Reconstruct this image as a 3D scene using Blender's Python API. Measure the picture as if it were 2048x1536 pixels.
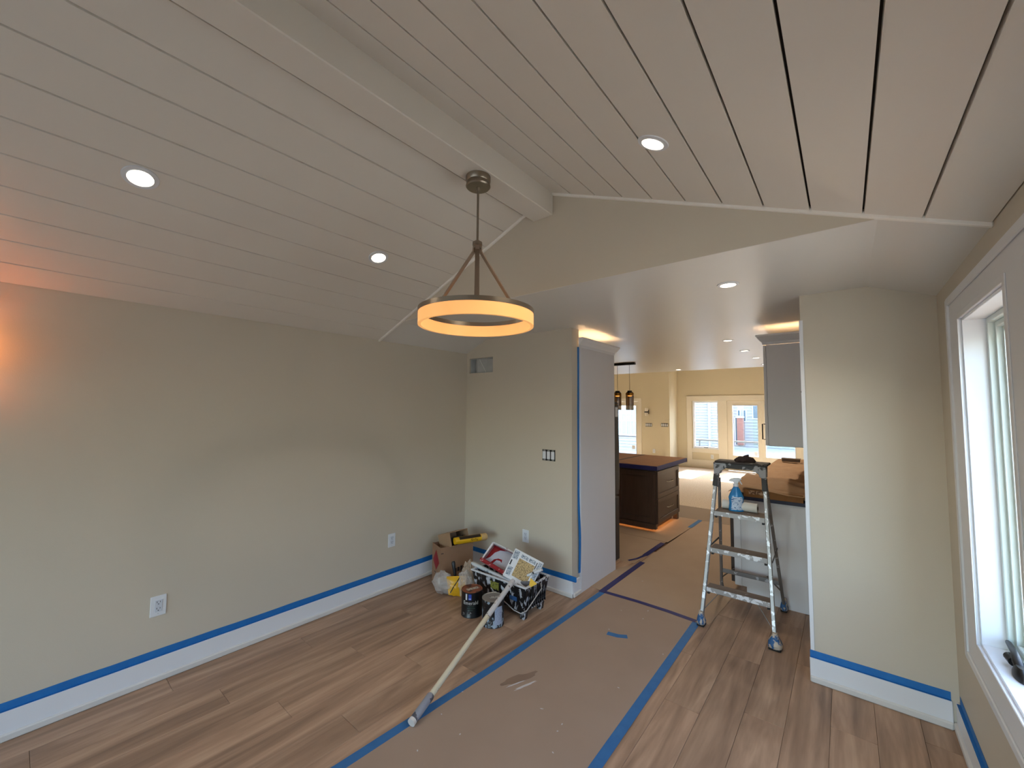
import bpy, bmesh, math, random
from mathutils import Vector, Matrix, noise
random.seed(7)
SC = bpy.context.scene
for o in list(bpy.data.objects): bpy.data.objects.remove(o)
COL = SC.collection

# ------------------------------------------------------------------ camera
YAW, PITCH, ROLL, FPX, EYE = 0.6844, 0.0621, 0.0078, 814.96, 1.6
fwd = Vector((-math.sin(YAW)*math.cos(PITCH), math.cos(YAW)*math.cos(PITCH), math.sin(PITCH)))
rt0 = Vector((math.cos(YAW), math.sin(YAW), 0)); up0 = rt0.cross(fwd)
rgt = rt0*math.cos(ROLL)+up0*math.sin(ROLL); upv = -rt0*math.sin(ROLL)+up0*math.cos(ROLL)
CAMLOC = Vector((0, 0, EYE))
cd = bpy.data.cameras.new('camera'); cam = bpy.data.objects.new('camera', cd); COL.objects.link(cam)
cd.sensor_fit = 'HORIZONTAL'; cd.sensor_width = 36; cd.lens = 36*FPX/2048; cd.clip_start = .02; cd.clip_end = 300
m3 = Matrix((rgt, upv, -fwd)).transposed()
cam.matrix_world = Matrix.Translation(CAMLOC) @ m3.to_4x4()
SC.camera = cam
def at(u, v, ax, val):
    d = fwd+rgt*((u-1024)/FPX)-upv*((v-768)/FPX); i = 'xyz'.index(ax)
    return CAMLOC+d*((val-CAMLOC[i])/d[i])
def onplane(u, v, p0, n):
    d = fwd+rgt*((u-1024)/FPX)-upv*((v-768)/FPX)
    return CAMLOC+d*((Vector(p0)-CAMLOC).dot(n)/d.dot(n))

# ------------------------------------------------------------------ world, sun, exposure
W = bpy.data.worlds.new('sky'); SC.world = W; W.use_nodes = True
nt = W.node_tree; bg = nt.nodes['Background']
sky = nt.nodes.new('ShaderNodeTexSky'); sky.sky_type = 'NISHITA'; sky.sun_disc = False
sky.sun_elevation = math.radians(39); sky.sun_rotation = math.radians(-3); sky.air_density = 1.2; sky.dust_density = 2.0
hs = nt.nodes.new('ShaderNodeHueSaturation'); hs.inputs['Saturation'].default_value = .9; nt.links.new(sky.outputs[0], hs.inputs['Color']); nt.links.new(hs.outputs[0], bg.inputs[0]); bg.inputs[1].default_value = 2.1
sl = bpy.data.lights.new('sun', 'SUN'); sl.energy = 42; sl.angle = math.radians(.6); sl.color = (1, .96, .89)
so = bpy.data.objects.new('sun', sl); COL.objects.link(so)
so.rotation_euler = Vector((-.1, -2.25, -1.835)).to_track_quat('-Z', 'Y').to_euler()
vs = SC.view_settings; vs.view_transform = 'Standard'; vs.look = 'None'; vs.gamma = 1; vs.use_curve_mapping = False
vs.exposure = 0.22
SC.cycles.use_denoising = True
SC.cycles.max_bounces = 10; SC.cycles.diffuse_bounces = 6; SC.cycles.transparent_max_bounces = 16
SC.cycles.sample_clamp_indirect = 6; SC.cycles.caustics_reflective = False; SC.cycles.caustics_refractive = False
def portal(loc, direction, sx, sy):
    l = bpy.data.lights.new('window_portal', 'AREA'); l.shape = 'RECTANGLE'; l.size = sx; l.size_y = sy
    l.cycles.is_portal = True
    o = bpy.data.objects.new('window_portal', l); COL.objects.link(o); o.location = loc
    o.rotation_euler = Vector(direction).to_track_quat('-Z', 'Z').to_euler()
    return o

# ------------------------------------------------------------------ materials
def lin(c): return tuple(((x/255)/12.92 if x/255 <= .04045 else ((x/255+.055)/1.055)**2.4) for x in c)
MATS = {}
def M(name, rgb, rough=.5, metal=0, mott=None, bump=None, spat=None, emit=None, spec=.5, stretch=None, rnd=0):
    """rgb sRGB 0-255. mott=(scale,rgb2,contrast), bump=(scale,strength), spat=(scale,rgb,threshold)"""
    if name in MATS: return MATS[name]
    m = bpy.data.materials.new(name); m.use_nodes = True; MATS[name] = m
    t = m.node_tree; b = t.nodes['Principled BSDF']
    b.inputs['Roughness'].default_value = rough; b.inputs['Metallic'].default_value = metal
    b.inputs['Specular IOR Level'].default_value = spec
    c = (*lin(rgb), 1); b.inputs['Base Color'].default_value = c
    tc = t.nodes.new('ShaderNodeTexCoord'); vec = tc.outputs['Object']
    if stretch:
        mp = t.nodes.new('ShaderNodeMapping'); mp.inputs['Scale'].default_value = stretch; t.links.new(vec, mp.inputs[0]); vec = mp.outputs[0]
    cur = None
    def nz(scale, det=4, dis=0):
        n = t.nodes.new('ShaderNodeTexNoise'); n.inputs['Scale'].default_value = scale; n.inputs['Detail'].default_value = det
        n.inputs['Distortion'].default_value = dis
        t.links.new(vec, n.inputs['Vector']); return n.outputs['Fac']
    if mott:
        r = t.nodes.new('ShaderNodeValToRGB'); h = mott[2] if len(mott) > 2 else .25
        r.color_ramp.elements[0].position = .5-h; r.color_ramp.elements[1].position = .5+h
        r.color_ramp.elements[0].color = c; r.color_ramp.elements[1].color = (*lin(mott[1]), 1)
        t.links.new(nz(mott[0]), r.inputs[0]); cur = r.outputs[0]
    if spat:
        r = t.nodes.new('ShaderNodeValToRGB')
        r.color_ramp.elements[0].position = spat[2]-.015; r.color_ramp.elements[1].position = spat[2]+.015
        r.color_ramp.elements[0].color = (0, 0, 0, 1); r.color_ramp.elements[1].color = (1, 1, 1, 1)
        t.links.new(nz(spat[0], 6, .6), r.inputs[0])
        x = t.nodes.new('ShaderNodeMix'); x.data_type = 'RGBA'
        t.links.new(r.outputs[0], x.inputs['Factor'])
        if cur: t.links.new(cur, x.inputs['A'])
        else: x.inputs['A'].default_value = c
        x.inputs['B'].default_value = (*lin(spat[1]), 1); cur = x.outputs['Result']
    if cur: t.links.new(cur, b.inputs['Base Color'])
    if bump:
        bp = t.nodes.new('ShaderNodeBump'); bp.inputs['Strength'].default_value = bump[1]; bp.inputs['Distance'].default_value = .01
        t.links.new(nz(bump[0]), bp.inputs['Height']); t.links.new(bp.outputs[0], b.inputs['Normal'])
    if emit:
        b.inputs['Emission Color'].default_value = (*lin(emit[0]), 1); b.inputs['Emission Strength'].default_value = emit[1]
    return m
def wood_floor():
    m = bpy.data.materials.new('oak_plank'); m.use_nodes = True; t = m.node_tree; b = t.nodes['Principled BSDF']
    tc = t.nodes.new('ShaderNodeTexCoord'); oi = t.nodes.new('ShaderNodeObjectInfo')
    mp = t.nodes.new('ShaderNodeMapping'); mp.inputs['Scale'].default_value = (6, .55, 6); t.links.new(tc.outputs['Object'], mp.inputs[0])
    ad = t.nodes.new('ShaderNodeVectorMath'); ad.operation = 'ADD'; t.links.new(mp.outputs[0], ad.inputs[0])
    sc = t.nodes.new('ShaderNodeVectorMath'); sc.operation = 'SCALE'; sc.inputs[0].default_value = (37, 91, 13)
    t.links.new(oi.outputs['Random'], sc.inputs['Scale']); t.links.new(sc.outputs[0], ad.inputs[1])
    n = t.nodes.new('ShaderNodeTexNoise'); n.inputs['Scale'].default_value = 1.6; n.inputs['Detail'].default_value = 7; n.inputs['Distortion'].default_value = 1.2
    t.links.new(ad.outputs[0], n.inputs['Vector'])
    n2 = t.nodes.new('ShaderNodeTexNoise'); n2.inputs['Scale'].default_value = 9; n2.inputs['Detail'].default_value = 5
    t.links.new(ad.outputs[0], n2.inputs['Vector'])
    r = t.nodes.new('ShaderNodeValToRGB'); e = r.color_ramp.elements
    e[0].position = .3; e[0].color = (*lin((140, 113, 92)), 1); e[1].position = .72; e[1].color = (*lin((197, 165, 137)), 1)
    x = e.new(.5); x.color = (*lin((171, 139, 114)), 1)
    t.links.new(n.outputs['Fac'], r.inputs[0])
    hsv = t.nodes.new('ShaderNodeHueSaturation'); t.links.new(r.outputs[0], hsv.inputs['Color'])
    mr = t.nodes.new('ShaderNodeMapRange'); mr.inputs['To Min'].default_value = .84; mr.inputs['To Max'].default_value = 1.12
    t.links.new(oi.outputs['Random'], mr.inputs[0]); t.links.new(mr.outputs[0], hsv.inputs['Value'])
    mx = t.nodes.new('ShaderNodeMix'); mx.data_type = 'RGBA'; mx.blend_type = 'MULTIPLY'; mx.inputs['Factor'].default_value = .22
    r2 = t.nodes.new('ShaderNodeValToRGB'); r2.color_ramp.elements[0].position = .35; r2.color_ramp.elements[0].color = (.45, .4, .36, 1)
    r2.color_ramp.elements[1].position = .6; t.links.new(n2.outputs['Fac'], r2.inputs[0])
    t.links.new(hsv.outputs[0], mx.inputs['A']); t.links.new(r2.outputs[0], mx.inputs['B']); t.links.new(mx.outputs['Result'], b.inputs['Base Color'])
    b.inputs['Roughness'].default_value = .42; b.inputs['Specular IOR Level'].default_value = .35
    bp = t.nodes.new('ShaderNodeBump'); bp.inputs['Strength'].default_value = .08; bp.inputs['Distance'].default_value = .004
    t.links.new(n2.outputs['Fac'], bp.inputs['Height']); t.links.new(bp.outputs[0], b.inputs['Normal'])
    return m
def glass_mat(name, tint=(255, 255, 255), gloss=.06, rough=.0):
    m = bpy.data.materials.new(name); m.use_nodes = True; t = m.node_tree; t.nodes.remove(t.nodes['Principled BSDF'])
    tr = t.nodes.new('ShaderNodeBsdfTransparent'); tr.inputs[0].default_value = (*lin(tint), 1)
    gl = t.nodes.new('ShaderNodeBsdfGlossy'); gl.inputs['Roughness'].default_value = rough
    mx = t.nodes.new('ShaderNodeMixShader'); mx.inputs[0].default_value = gloss
    t.links.new(tr.outputs[0], mx.inputs[1]); t.links.new(gl.outputs[0], mx.inputs[2])
    t.links.new(mx.outputs[0], t.nodes['Material Output'].inputs[0]); return m
def film_mat(name, rgb, alpha):
    m = bpy.data.materials.new(name); m.use_nodes = True; t = m.node_tree; b = t.nodes['Principled BSDF']
    b.inputs['Base Color'].default_value = (*lin(rgb), 1); b.inputs['Roughness'].default_value = .18
    tr = t.nodes.new('ShaderNodeBsdfTransparent'); mx = t.nodes.new('ShaderNodeMixShader'); mx.inputs[0].default_value = alpha
    t.links.new(tr.outputs[0], mx.inputs[1]); t.links.new(b.outputs[0], mx.inputs[2]); t.links.new(mx.outputs[0], t.nodes['Material Output'].inputs[0])
    return m
def brick_mat(name, a, b_, mortar, scale):
    m = bpy.data.materials.new(name); m.use_nodes = True; t = m.node_tree; b = t.nodes['Principled BSDF']
    tc = t.nodes.new('ShaderNodeTexCoord'); mp = t.nodes.new('ShaderNodeMapping'); mp.inputs['Rotation'].default_value = (math.radians(90), 0, 0)
    t.links.new(tc.outputs['Object'], mp.inputs[0])
    k = t.nodes.new('ShaderNodeTexBrick'); k.inputs['Scale'].default_value = scale
    k.inputs['Color1'].default_value = (*lin(a), 1); k.inputs['Color2'].default_value = (*lin(b_), 1); k.inputs['Mortar'].default_value = (*lin(mortar), 1)
    t.links.new(mp.outputs[0], k.inputs[0]); t.links.new(k.outputs[0], b.inputs['Base Color']); b.inputs['Roughness'].default_value = .9
    return m

WALL = M('wall_paint', (200, 191, 175), .62, mott=(1.2, (203, 194, 178), .3), bump=(260, .06))
CEIL = M('ceiling_paint', (222, 217, 209), .38, bump=(3, .02))
FLATC = M('drywall_ceiling_paint', (218, 216, 212), .33, bump=(2.2, .2))
GAP = M('plank_gap_shade', (62, 57, 53), .9)  # shade of the ceiling plank gaps put into the backing colour
TRIM = M('white_trim', (226, 228, 232), .4)
BRIGHT = M('bright_trim', (240, 238, 232), .4)
CAB = M('cabinet_white', (220, 220, 224), .4)
OAK = wood_floor(); 
SUB = M('subfloor', (120, 92, 72), .8)
PAPER = M('rosin_paper', (156, 132, 113), .8, mott=(2.5, (164, 141, 122), .3), bump=(5, .12), spat=(38, (205, 200, 192), .795))
PAPER2 = M('kraft_floor_paper', (176, 151, 126), .8, mott=(3, (168, 142, 117), .3), bump=(6, .2))
KRAFT = M('kraft_paper', (190, 152, 116), .75, mott=(6, (172, 134, 98), .3), bump=(14, .5))
OSB = M('far_floor_covering', (200, 176, 146), .85, mott=(55, (222, 203, 178), .12))
TAPE = M('painter_tape', (22, 104, 176), .6, mott=(30, (30, 116, 186), .3))
TAPEF = M('floor_painter_tape', (52, 112, 165), .62, mott=(18, (40, 98, 152), .3))
TAPED = M('navy_tape', (33, 38, 98), .55, mott=(20, (45, 44, 100), .3))
NICKEL = M('brushed_nickel', (150, 140, 126), .32, 1, stretch=(1, 1, 8))
BRONZE = M('dark_arm_metal', (156, 140, 126), .42, .9)
BLACK = M('black_metal', (22, 20, 20), .45)
BPLAST = M('black_plastic', (20, 20, 22), .4)
WPLAST = M('white_plastic', (222, 226, 232), .35)
DARKH = M('slot_dark', (18, 18, 20), .7)
GLOW = M('lamp_lens', (255, 250, 240), .5, emit=((255, 236, 206), 14))
ACRY = M('lit_acrylic', (255, 205, 140), .4, mott=(5, (250, 190, 120), .3), emit=((255, 178, 100), .56))
LED = M('led_strip', (255, 210, 150), .5, emit=((255, 208, 156), 30))
ESP = M('espresso_wood', (86, 66, 54), .38, mott=(6, (74, 56, 45), .3), stretch=(6, 6, .6))
STEEL = M('stainless', (120, 116, 112), .3, 1)
FRSIDE = M('fridge_side', (44, 40, 40), .4)
GLASS = glass_mat('window_glass', (244, 248, 250), .05)
SMOKE = glass_mat('smoked_glass', (205, 190, 174), .14, .05)
AMBER = M('brass', (150, 106, 44), .3, 1)
ALU = M('ladder_aluminium', (165, 163, 162), .45, .6, spat=(22, (226, 228, 232), .56))
ALUTOP = M('ladder_top_paint', (40, 38, 38), .5, spat=(16, (150, 150, 152), .5))
STEPTOP = M('step_tread', (118, 104, 92), .8, spat=(30, (180, 176, 170), .68))
SPLAT = M('paint_splattered_black', (20, 19, 22), .45, spat=(34, (186, 190, 198), .56), stretch=(1, 1, .45))
RIMSP = M('paint_caked_rim', (202, 205, 210), .5, spat=(30, (40, 40, 46), .62))
CARD = M('cardboard', (146, 112, 86), .8, mott=(8, (138, 104, 78), .3))
CARDIN = M('cardboard_inside', (92, 68, 52), .9)

# ------------------------------------------------------------------ mesh helpers
WORG = {}
class MB:
    def __init__(s, T=None): s.v = []; s.f = []; s.T = T
    def add(s, vs, fs):
        k = len(s.v); s.v += [tuple(s.T @ Vector(v)) if s.T else tuple(v) for v in vs]; s.f += [tuple(i+k for i in f) for f in fs]; return s
    def box(s, x0, y0, z0, x1, y1, z1):
        x0, x1 = sorted((x0, x1)); y0, y1 = sorted((y0, y1)); z0, z1 = sorted((z0, z1))
        return s.add([(x, y, z) for z in (z0, z1) for y in (y0, y1) for x in (x0, x1)],
                     [(0, 2, 3, 1), (4, 5, 7, 6), (0, 1, 5, 4), (2, 6, 7, 3), (0, 4, 6, 2), (1, 3, 7, 5)])
    def prism(s, poly, ax, a0, a1):
        """poly in the two other axes (in xyz order)"""
        def mk(p, a): return {'x': (a, p[0], p[1]), 'y': (p[0], a, p[1]), 'z': (p[0], p[1], a)}[ax]
        n = len(poly); vs = [mk(p, a0) for p in poly]+[mk(p, a1) for p in poly]
        return s.add(vs, [tuple(range(n))[::-1], tuple(range(n, 2*n))]+[(i, (i+1) % n, n+(i+1) % n, n+i) for i in range(n)])
    def hexa(s, q0, q1):
        """two quads (4 points each) joined"""
        return s.add(list(q0)+list(q1), [(3, 2, 1, 0), (4, 5, 6, 7), (0, 1, 5, 4), (1, 2, 6, 5), (2, 3, 7, 6), (3, 0, 4, 7)])
    def bar(s, p0, p1, w, d, side=(1, 0, 0)):
        p0, p1 = Vector(p0), Vector(p1); a = (p1-p0).normalized(); x = Vector(side); x = (x-a*x.dot(a)).normalized(); y = a.cross(x)
        q = lambda p: [p+x*(i*w/2)+y*(j*d/2) for i, j in ((-1, -1), (1, -1), (1, 1), (-1, 1))]
        return s.hexa(q(p0), q(p1))
    def tube(s, pts, r, n=10, caps=True):
        pts = [Vector(p) for p in pts]; rr = r if isinstance(r, (list, tuple)) else [r]*len(pts); vs = []; prev = None
        for i, p in enumerate(pts):
            a = (pts[min(i+1, len(pts)-1)]-pts[max(i-1, 0)]).normalized()
            x = prev if prev else (Vector((0, 0, 1)) if abs(a.z) < .9 else Vector((1, 0, 0)))
            x = (x-a*x.dot(a)).normalized(); prev = x; y = a.cross(x)
            vs += [p+(x*math.cos(t)+y*math.sin(t))*rr[i] for t in (2*math.pi*k/n for k in range(n))]
        fs = [(i*n+k, i*n+(k+1) % n, (i+1)*n+(k+1) % n, (i+1)*n+k) for i in range(len(pts)-1) for k in range(n)]
        if caps: fs += [tuple(range(n))[::-1], tuple(range((len(pts)-1)*n, len(pts)*n))]
        return s.add(vs, fs)
    def lathe(s, prof, c=(0, 0, 0), n=32, sx=1, sy=1, close=False, ang=0):
        vs = []; ca, sa = math.cos(ang), math.sin(ang)
        for r, z in prof:
            for k in range(n):
                t = 2*math.pi*k/n; x, y = r*math.cos(t)*sx, r*math.sin(t)*sy
                vs.append((c[0]+x*ca-y*sa, c[1]+x*sa+y*ca, c[2]+z))
        m = len(prof); rng = range(m) if close else range(m-1)
        fs = [(i*n+k, i*n+(k+1) % n, ((i+1) % m)*n+(k+1) % n, ((i+1) % m)*n+k) for i in rng for k in range(n)]
        if not close:
            if prof[0][0] > 1e-5: fs.append(tuple(range(n))[::-1])
            if prof[-1][0] > 1e-5: fs.append(tuple(range((m-1)*n, m*n)))
        return s.add(vs, fs)
    def grid(s, fn, nu, nv, thick=None):
        vs = [tuple(fn(i/nu, j/nv)) for j in range(nv+1) for i in range(nu+1)]
        fs = [(j*(nu+1)+i, j*(nu+1)+i+1, (j+1)*(nu+1)+i+1, (j+1)*(nu+1)+i) for j in range(nv) for i in range(nu)]
        return s.add(vs, fs)
    def build(s, name, mat, parent=None, smooth=False, bevel=0, kind=None, seg=1):
        V = [Vector(v) for v in s.v]
        lo = [min(v[i] for v in V) for i in range(3)]; hi = [max(v[i] for v in V) for i in range(3)]
        org = Vector(((lo[0]+hi[0])/2, (lo[1]+hi[1])/2, lo[2]))
        me = bpy.data.meshes.new(name); me.from_pydata([v-org for v in V], [], s.f); 
        bm = bmesh.new(); bm.from_mesh(me)
        bmesh.ops.remove_doubles(bm, verts=bm.verts, dist=1e-6)
        bmesh.ops.recalc_face_normals(bm, faces=bm.faces)
        if bevel:
            es = [e for e in bm.edges if len(e.link_faces) == 2 and e.calc_face_angle(0) > .5]
            bmesh.ops.bevel(bm, geom=es, offset=bevel, segments=seg, affect='EDGES', clamp_overlap=True)
        bm.to_mesh(me); bm.free()
        if smooth:
            for p in me.polygons: p.use_smooth = True
            me.set_sharp_from_angle(angle=math.radians(40))
        me.materials.append(mat)
        o = bpy.data.objects.new(name, me); COL.objects.link(o)
        WORG[o.name] = org
        if parent: o.parent = parent; o.location = org-WORG[parent.name]
        else: o.location = org
        if kind: o['kind'] = kind
        return o
def tag(o, label=None, cat=None, group=None, kind=None):
    if label: o['label'] = label
    if cat: o['category'] = cat
    if group: o['group'] = group
    if kind: o['kind'] = kind
    return o
def thing(name, label, cat, loc, group=None, kind=None):
    o = bpy.data.objects.new(name, None); COL.objects.link(o); o.location = loc; WORG[o.name] = Vector(loc)
    o.empty_display_size = .05
    return tag(o, label, cat, group, kind)
def struct(mb, name, mat, parent=None, label=None, **k):
    o = mb.build(name, mat, parent, **k)
    if not parent: o['kind'] = 'structure'
    if label: o['label'] = label
    return o
def B(*a): return MB().box(*a)
def text_mb(body, size, T, extrude=0, bend=None, spacing=1):
    cu = bpy.data.curves.new('t', 'FONT'); cu.body = body; cu.size = size; cu.align_x = 'CENTER'; cu.align_y = 'CENTER'; cu.resolution_u = 3; cu.extrude = extrude
    cu.space_character = spacing
    o = bpy.data.objects.new('t', cu); COL.objects.link(o); bpy.context.view_layer.update()
    me = bpy.data.meshes.new_from_object(o.evaluated_get(bpy.context.evaluated_depsgraph_get()))
    mb = MB(T); mb.add([bend(v.co) if bend else v.co for v in me.vertices], [tuple(p.vertices) for p in me.polygons])
    bpy.data.objects.remove(o); bpy.data.curves.remove(cu); bpy.data.meshes.remove(me)
    return mb

# ------------------------------------------------------------------ dimensions
XL, XR, Y1, Y2, YB = -3.174, .401, 2.03, 3.112, -3.0
ZL, ZR, ZF, SLP, SRP = 2.20, 2.228, 2.329, .402, .398
BX0, BX1, BZ = -1.491, -1.343, 2.786
PLX, PRX = -1.859, -.200            # ends of the two wall stubs
FX0, FX1 = -2.904, .12              # flat drywall ceiling span at the gable
YK, YF, YD = 7.75, 12.3, 11.6       # kitchen ceiling edge, far wall, far door wall
def zl(x): return ZL+SLP*(x-XL)
def zr(x): return ZR+SRP*(XR-x)

# ------------------------------------------------------------------ floor
floor = struct(B(-6.3, YB-.1, -.06, 1.6, YF+.1, -.0125), 'floor', SUB)
PW, PL = .18, 1.22
pm = {}
def plank_mesh(w, l):
    k = (round(w, 3), round(l, 3))
    if k not in pm:
        o = B(-w/2+.0005, -l/2+.0005, -.012, w/2-.0005, l/2-.0005, 0).build('floor_plank', OAK, bevel=.0012); pm[k] = o.data; bpy.data.objects.remove(o)
    return pm[k]
x = XL+.004; c = 0
while x < XR-.02:
    w = min(PW, XR-.004-x); yend = 4.7
    y = YB-(c*.43 % 1)*PL+.002
    while y < yend:
        a, b_ = max(y, YB+.002), min(y+PL, yend)
        if x+w > PRX and b_ > 4.0: b_ = 4.05 if a < 4.05 else a
        if b_-a > .05:
            o = bpy.data.objects.new('floor_plank', plank_mesh(w, b_-a)); COL.objects.link(o); o.parent = floor
            o.location = Vector((x+w/2, (a+b_)/2, -.012))-WORG['floor']
        y += PL
    x += PW; c += 1

# ------------------------------------------------------------------ vaulted ceiling
cm = MB()
cm.prism([(XL-.1, zl(XL-.1)+.0225), (BX0+.03, zl(BX0+.03)+.0225), (BX0+.03, zl(BX0)+.08), (XL-.1, zl(XL)+.06)], 'y', YB-.1, Y1)
cm.prism([(XR+.1, zr(XR+.1)+.0225), (BX1-.03, zr(BX1-.03)+.0225), (BX1-.03, zr(BX1)+.08), (XR+.1, zr(XR)+.06)], 'y', YB-.1, Y1)
ceiling = struct(cm, 'ceiling', GAP)
SP, GP = .161, .007
def ceil_plank(x0, x1, zf):
    mb = MB().prism([(x0+GP/2, zf(x0+GP/2)), (x1-GP/2, zf(x1-GP/2)), (x1-GP/2, zf(x1-GP/2)+.022), (x0+GP/2, zf(x0+GP/2)+.022)], 'y', YB, Y1-.001)
    mb.build('ceiling_plank', CEIL, ceiling, bevel=.0005)
x = XL
while x < BX0-.01: ceil_plank(x, min(x+SP, BX0+GP), zl); x += SP
x = XR
while x > BX1+.01: ceil_plank(max(x-SP, BX1-GP), x, zr); x -= SP
struct(B(BX0, YB, BZ, BX1, Y1, 3.05), 'trim_1', CEIL, bevel=.004, label='white boxed ridge beam along the top of the vaulted ceiling')
gt = MB()
gt.prism([(XL, zl(XL)-.013), (BX0, zl(BX0)-.013), (BX0, zl(BX0)+.012), (XL, zl(XL)+.012)], 'y', Y1-.014, Y1+.006)
struct(gt, 'trim_2', BRIGHT, bevel=.003, label='thin white trim strip along the left slope of the gable')
gt = MB()
gt.prism([(XR, zr(XR)-.013), (BX1, zr(BX1)-.013), (BX1, zr(BX1)+.012), (XR, zr(XR)+.012)], 'y', Y1-.014, Y1+.006)
struct(gt, 'trim_3', BRIGHT, bevel=.003, label='thin white trim strip along the right slope of the gable')
struct(MB().prism([(FX0, ZF+.0015), (FX1, ZF+.0015), (XR, 2.36), (XR, 3.15), (XL, 3.15), (XL, 2.36)], 'y', Y1+.001, Y1+.1), 'wall_gable', WALL)
fc = B(XL-.1, Y1+.003, ZF, XR+.1, YK, ZF+.1).box(-6.3, 4.8, ZF, XL-.1, YK, ZF+.1)
fc.prism([(XL, ZL), (FX0, ZF), (FX0, ZF+.01), (XL, ZF+.01)], 'y', Y1+.003, Y2+.05)
fc.prism([(XR, ZR), (XR, ZF+.01), (FX1, ZF+.01), (FX1, ZF)], 'y', Y1+.003, Y2+.05)
struct(fc, 'ceiling_kitchen', FLATC)
struct(B(-6.3, YK, 2.95, 1.6, YF+.1, 3.05).box(-6.3, YK-.1, ZF+.1, 1.6, YK, 3.0), 'ceiling_far_room', FLATC)

# ------------------------------------------------------------------ walls
struct(B(XL-.12, YB-.1, -.06, XL, 4.9, 3.1), 'wall_left', WALL)
ZW0, ZW1 = .3, 2.1
bw = [(-2.8, -1.9), (-1.75, -.85), (-.7, .2)]
wbm = B(XL-.12, YB-.1, -.06, XR+.2, YB, ZW0).box(XL-.12, YB-.1, ZW1, XR+.2, YB, 3.2)
for a_, b_ in ((XL-.12, -2.8), (-1.9, -1.75), (-.85, -.7), (.2, XR+.2)): wbm.box(a_, YB-.1, ZW0, b_, YB, ZW1)
struct(wbm, 'wall_behind', WALL)
for k_, (a_, b_) in enumerate(bw):
    w_ = thing('window_%d' % (5+k_), None, None, ((a_+b_)/2, YB-.05, ZW0), kind='structure')
    MB().box(a_, YB-.1, ZW0, a_+.05, YB+.02, ZW1).box(b_-.05, YB-.1, ZW0, b_, YB+.02, ZW1).box(a_+.05, YB-.1, ZW0, b_-.05, YB+.02, ZW0+.05).box(a_+.05, YB-.1, ZW1-.05, b_-.05, YB+.02, ZW1).build('window_frame', TRIM, w_)
    B(a_+.05, YB-.06, ZW0+.05, b_-.05, YB-.055, ZW1-.05).build('pane', GLASS, w_)
    portal(((a_+b_)/2, YB-.12, (ZW0+ZW1)/2), (0, 1, 0), b_-a_, ZW1-ZW0)
vx0, vx1, vz0, vz1 = -3.133, -2.796, 1.982, 2.141
wb = B(XL, Y2, -.06, vx0, 3.235, 2.36).box(vx1, Y2, -.06, PLX, 3.235, 2.36).box(vx0, Y2, -.06, vx1, 3.235, vz0).box(vx0, Y2, vz1, vx1, 3.235, 2.36)
struct(wb, 'wall_back', WALL)
struct(B(PRX, Y2-.004, -.06, XR+.02, 3.235, 2.36), 'wall_back_right', WALL)
struct(B(-.14, 3.235, -.06, 0, 7.6, 2.36), 'wall_kitchen_right', WALL)
# right wall with three window openings
WZ0, WZ1 = .651, 2.005; WINS = [(1.903, 2.556), (1.055, 1.708)]
wr = MB(); ys = [3.235]
wr.box(XR, YB-.1, -.06, XR+.14, 3.3, WZ0).box(XR, YB-.1, WZ1, XR+.14, 3.3, 3.1)
edges = [3.3, 2.556, 1.903, 1.708, 1.055, YB-.1]
for k in range(0, 6, 2): wr.box(XR, edges[k+1], WZ0, XR+.14, edges[k], WZ1)
struct(wr, 'wall_right', WALL)
def win_right(n, y0, y1):
    w = thing('window_%d' % n, None, None, (XR+.12, (y0+y1)/2, WZ0), kind='structure')
    lin_ = MB()
    t = .012
    lin_.box(XR-.001, y1-t, WZ0, XR+.078, y1, WZ1).box(XR-.001, y0, WZ0, XR+.078, y0+t, WZ1).box(XR-.001, y0+t, WZ1-t, XR+.078, y1-t, WZ1).box(XR-.001, y0+t, WZ0, XR+.078, y1-t, WZ0+t)
    lin_.build('jamb', TRIM, w, bevel=.002)
    a0, a1, b0, b1 = y0+t, y1-t, WZ0+t, WZ1-t
    fr = MB(); g = .022
    for d0, d1, i in ((.066, .095, 0), (.084, .115, g), (.10, .138, 2*g)):
        lo, hi = i, i+g
        fr.box(XR+d0, a1-hi, b0+lo, XR+d1, a1-lo, b1-lo).box(XR+d0, a0+lo, b0+lo, XR+d1, a0+hi, b1-lo)
        fr.box(XR+d0, a0+hi, b1-hi, XR+d1, a1-hi, b1-lo).box(XR+d0, a0+hi, b0+lo, XR+d1, a1-hi, b0+hi)
    fr.build('window_frame', M('window_vinyl', (214, 224, 220), .4), w, bevel=.003)
    B(XR+.128, a0+3*g, b0+3*g, XR+.134, a1-3*g, b1-3*g).build('pane', GLASS, w)
    return w
for k, (y0, y1) in enumerate(WINS):
    wn = win_right(k+1, y0, y1)
    portal((XR+.15, (y0+y1)/2, (WZ0+WZ1)/2), (-1, 0, 0), WZ1-WZ0, y1-y0)
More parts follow.
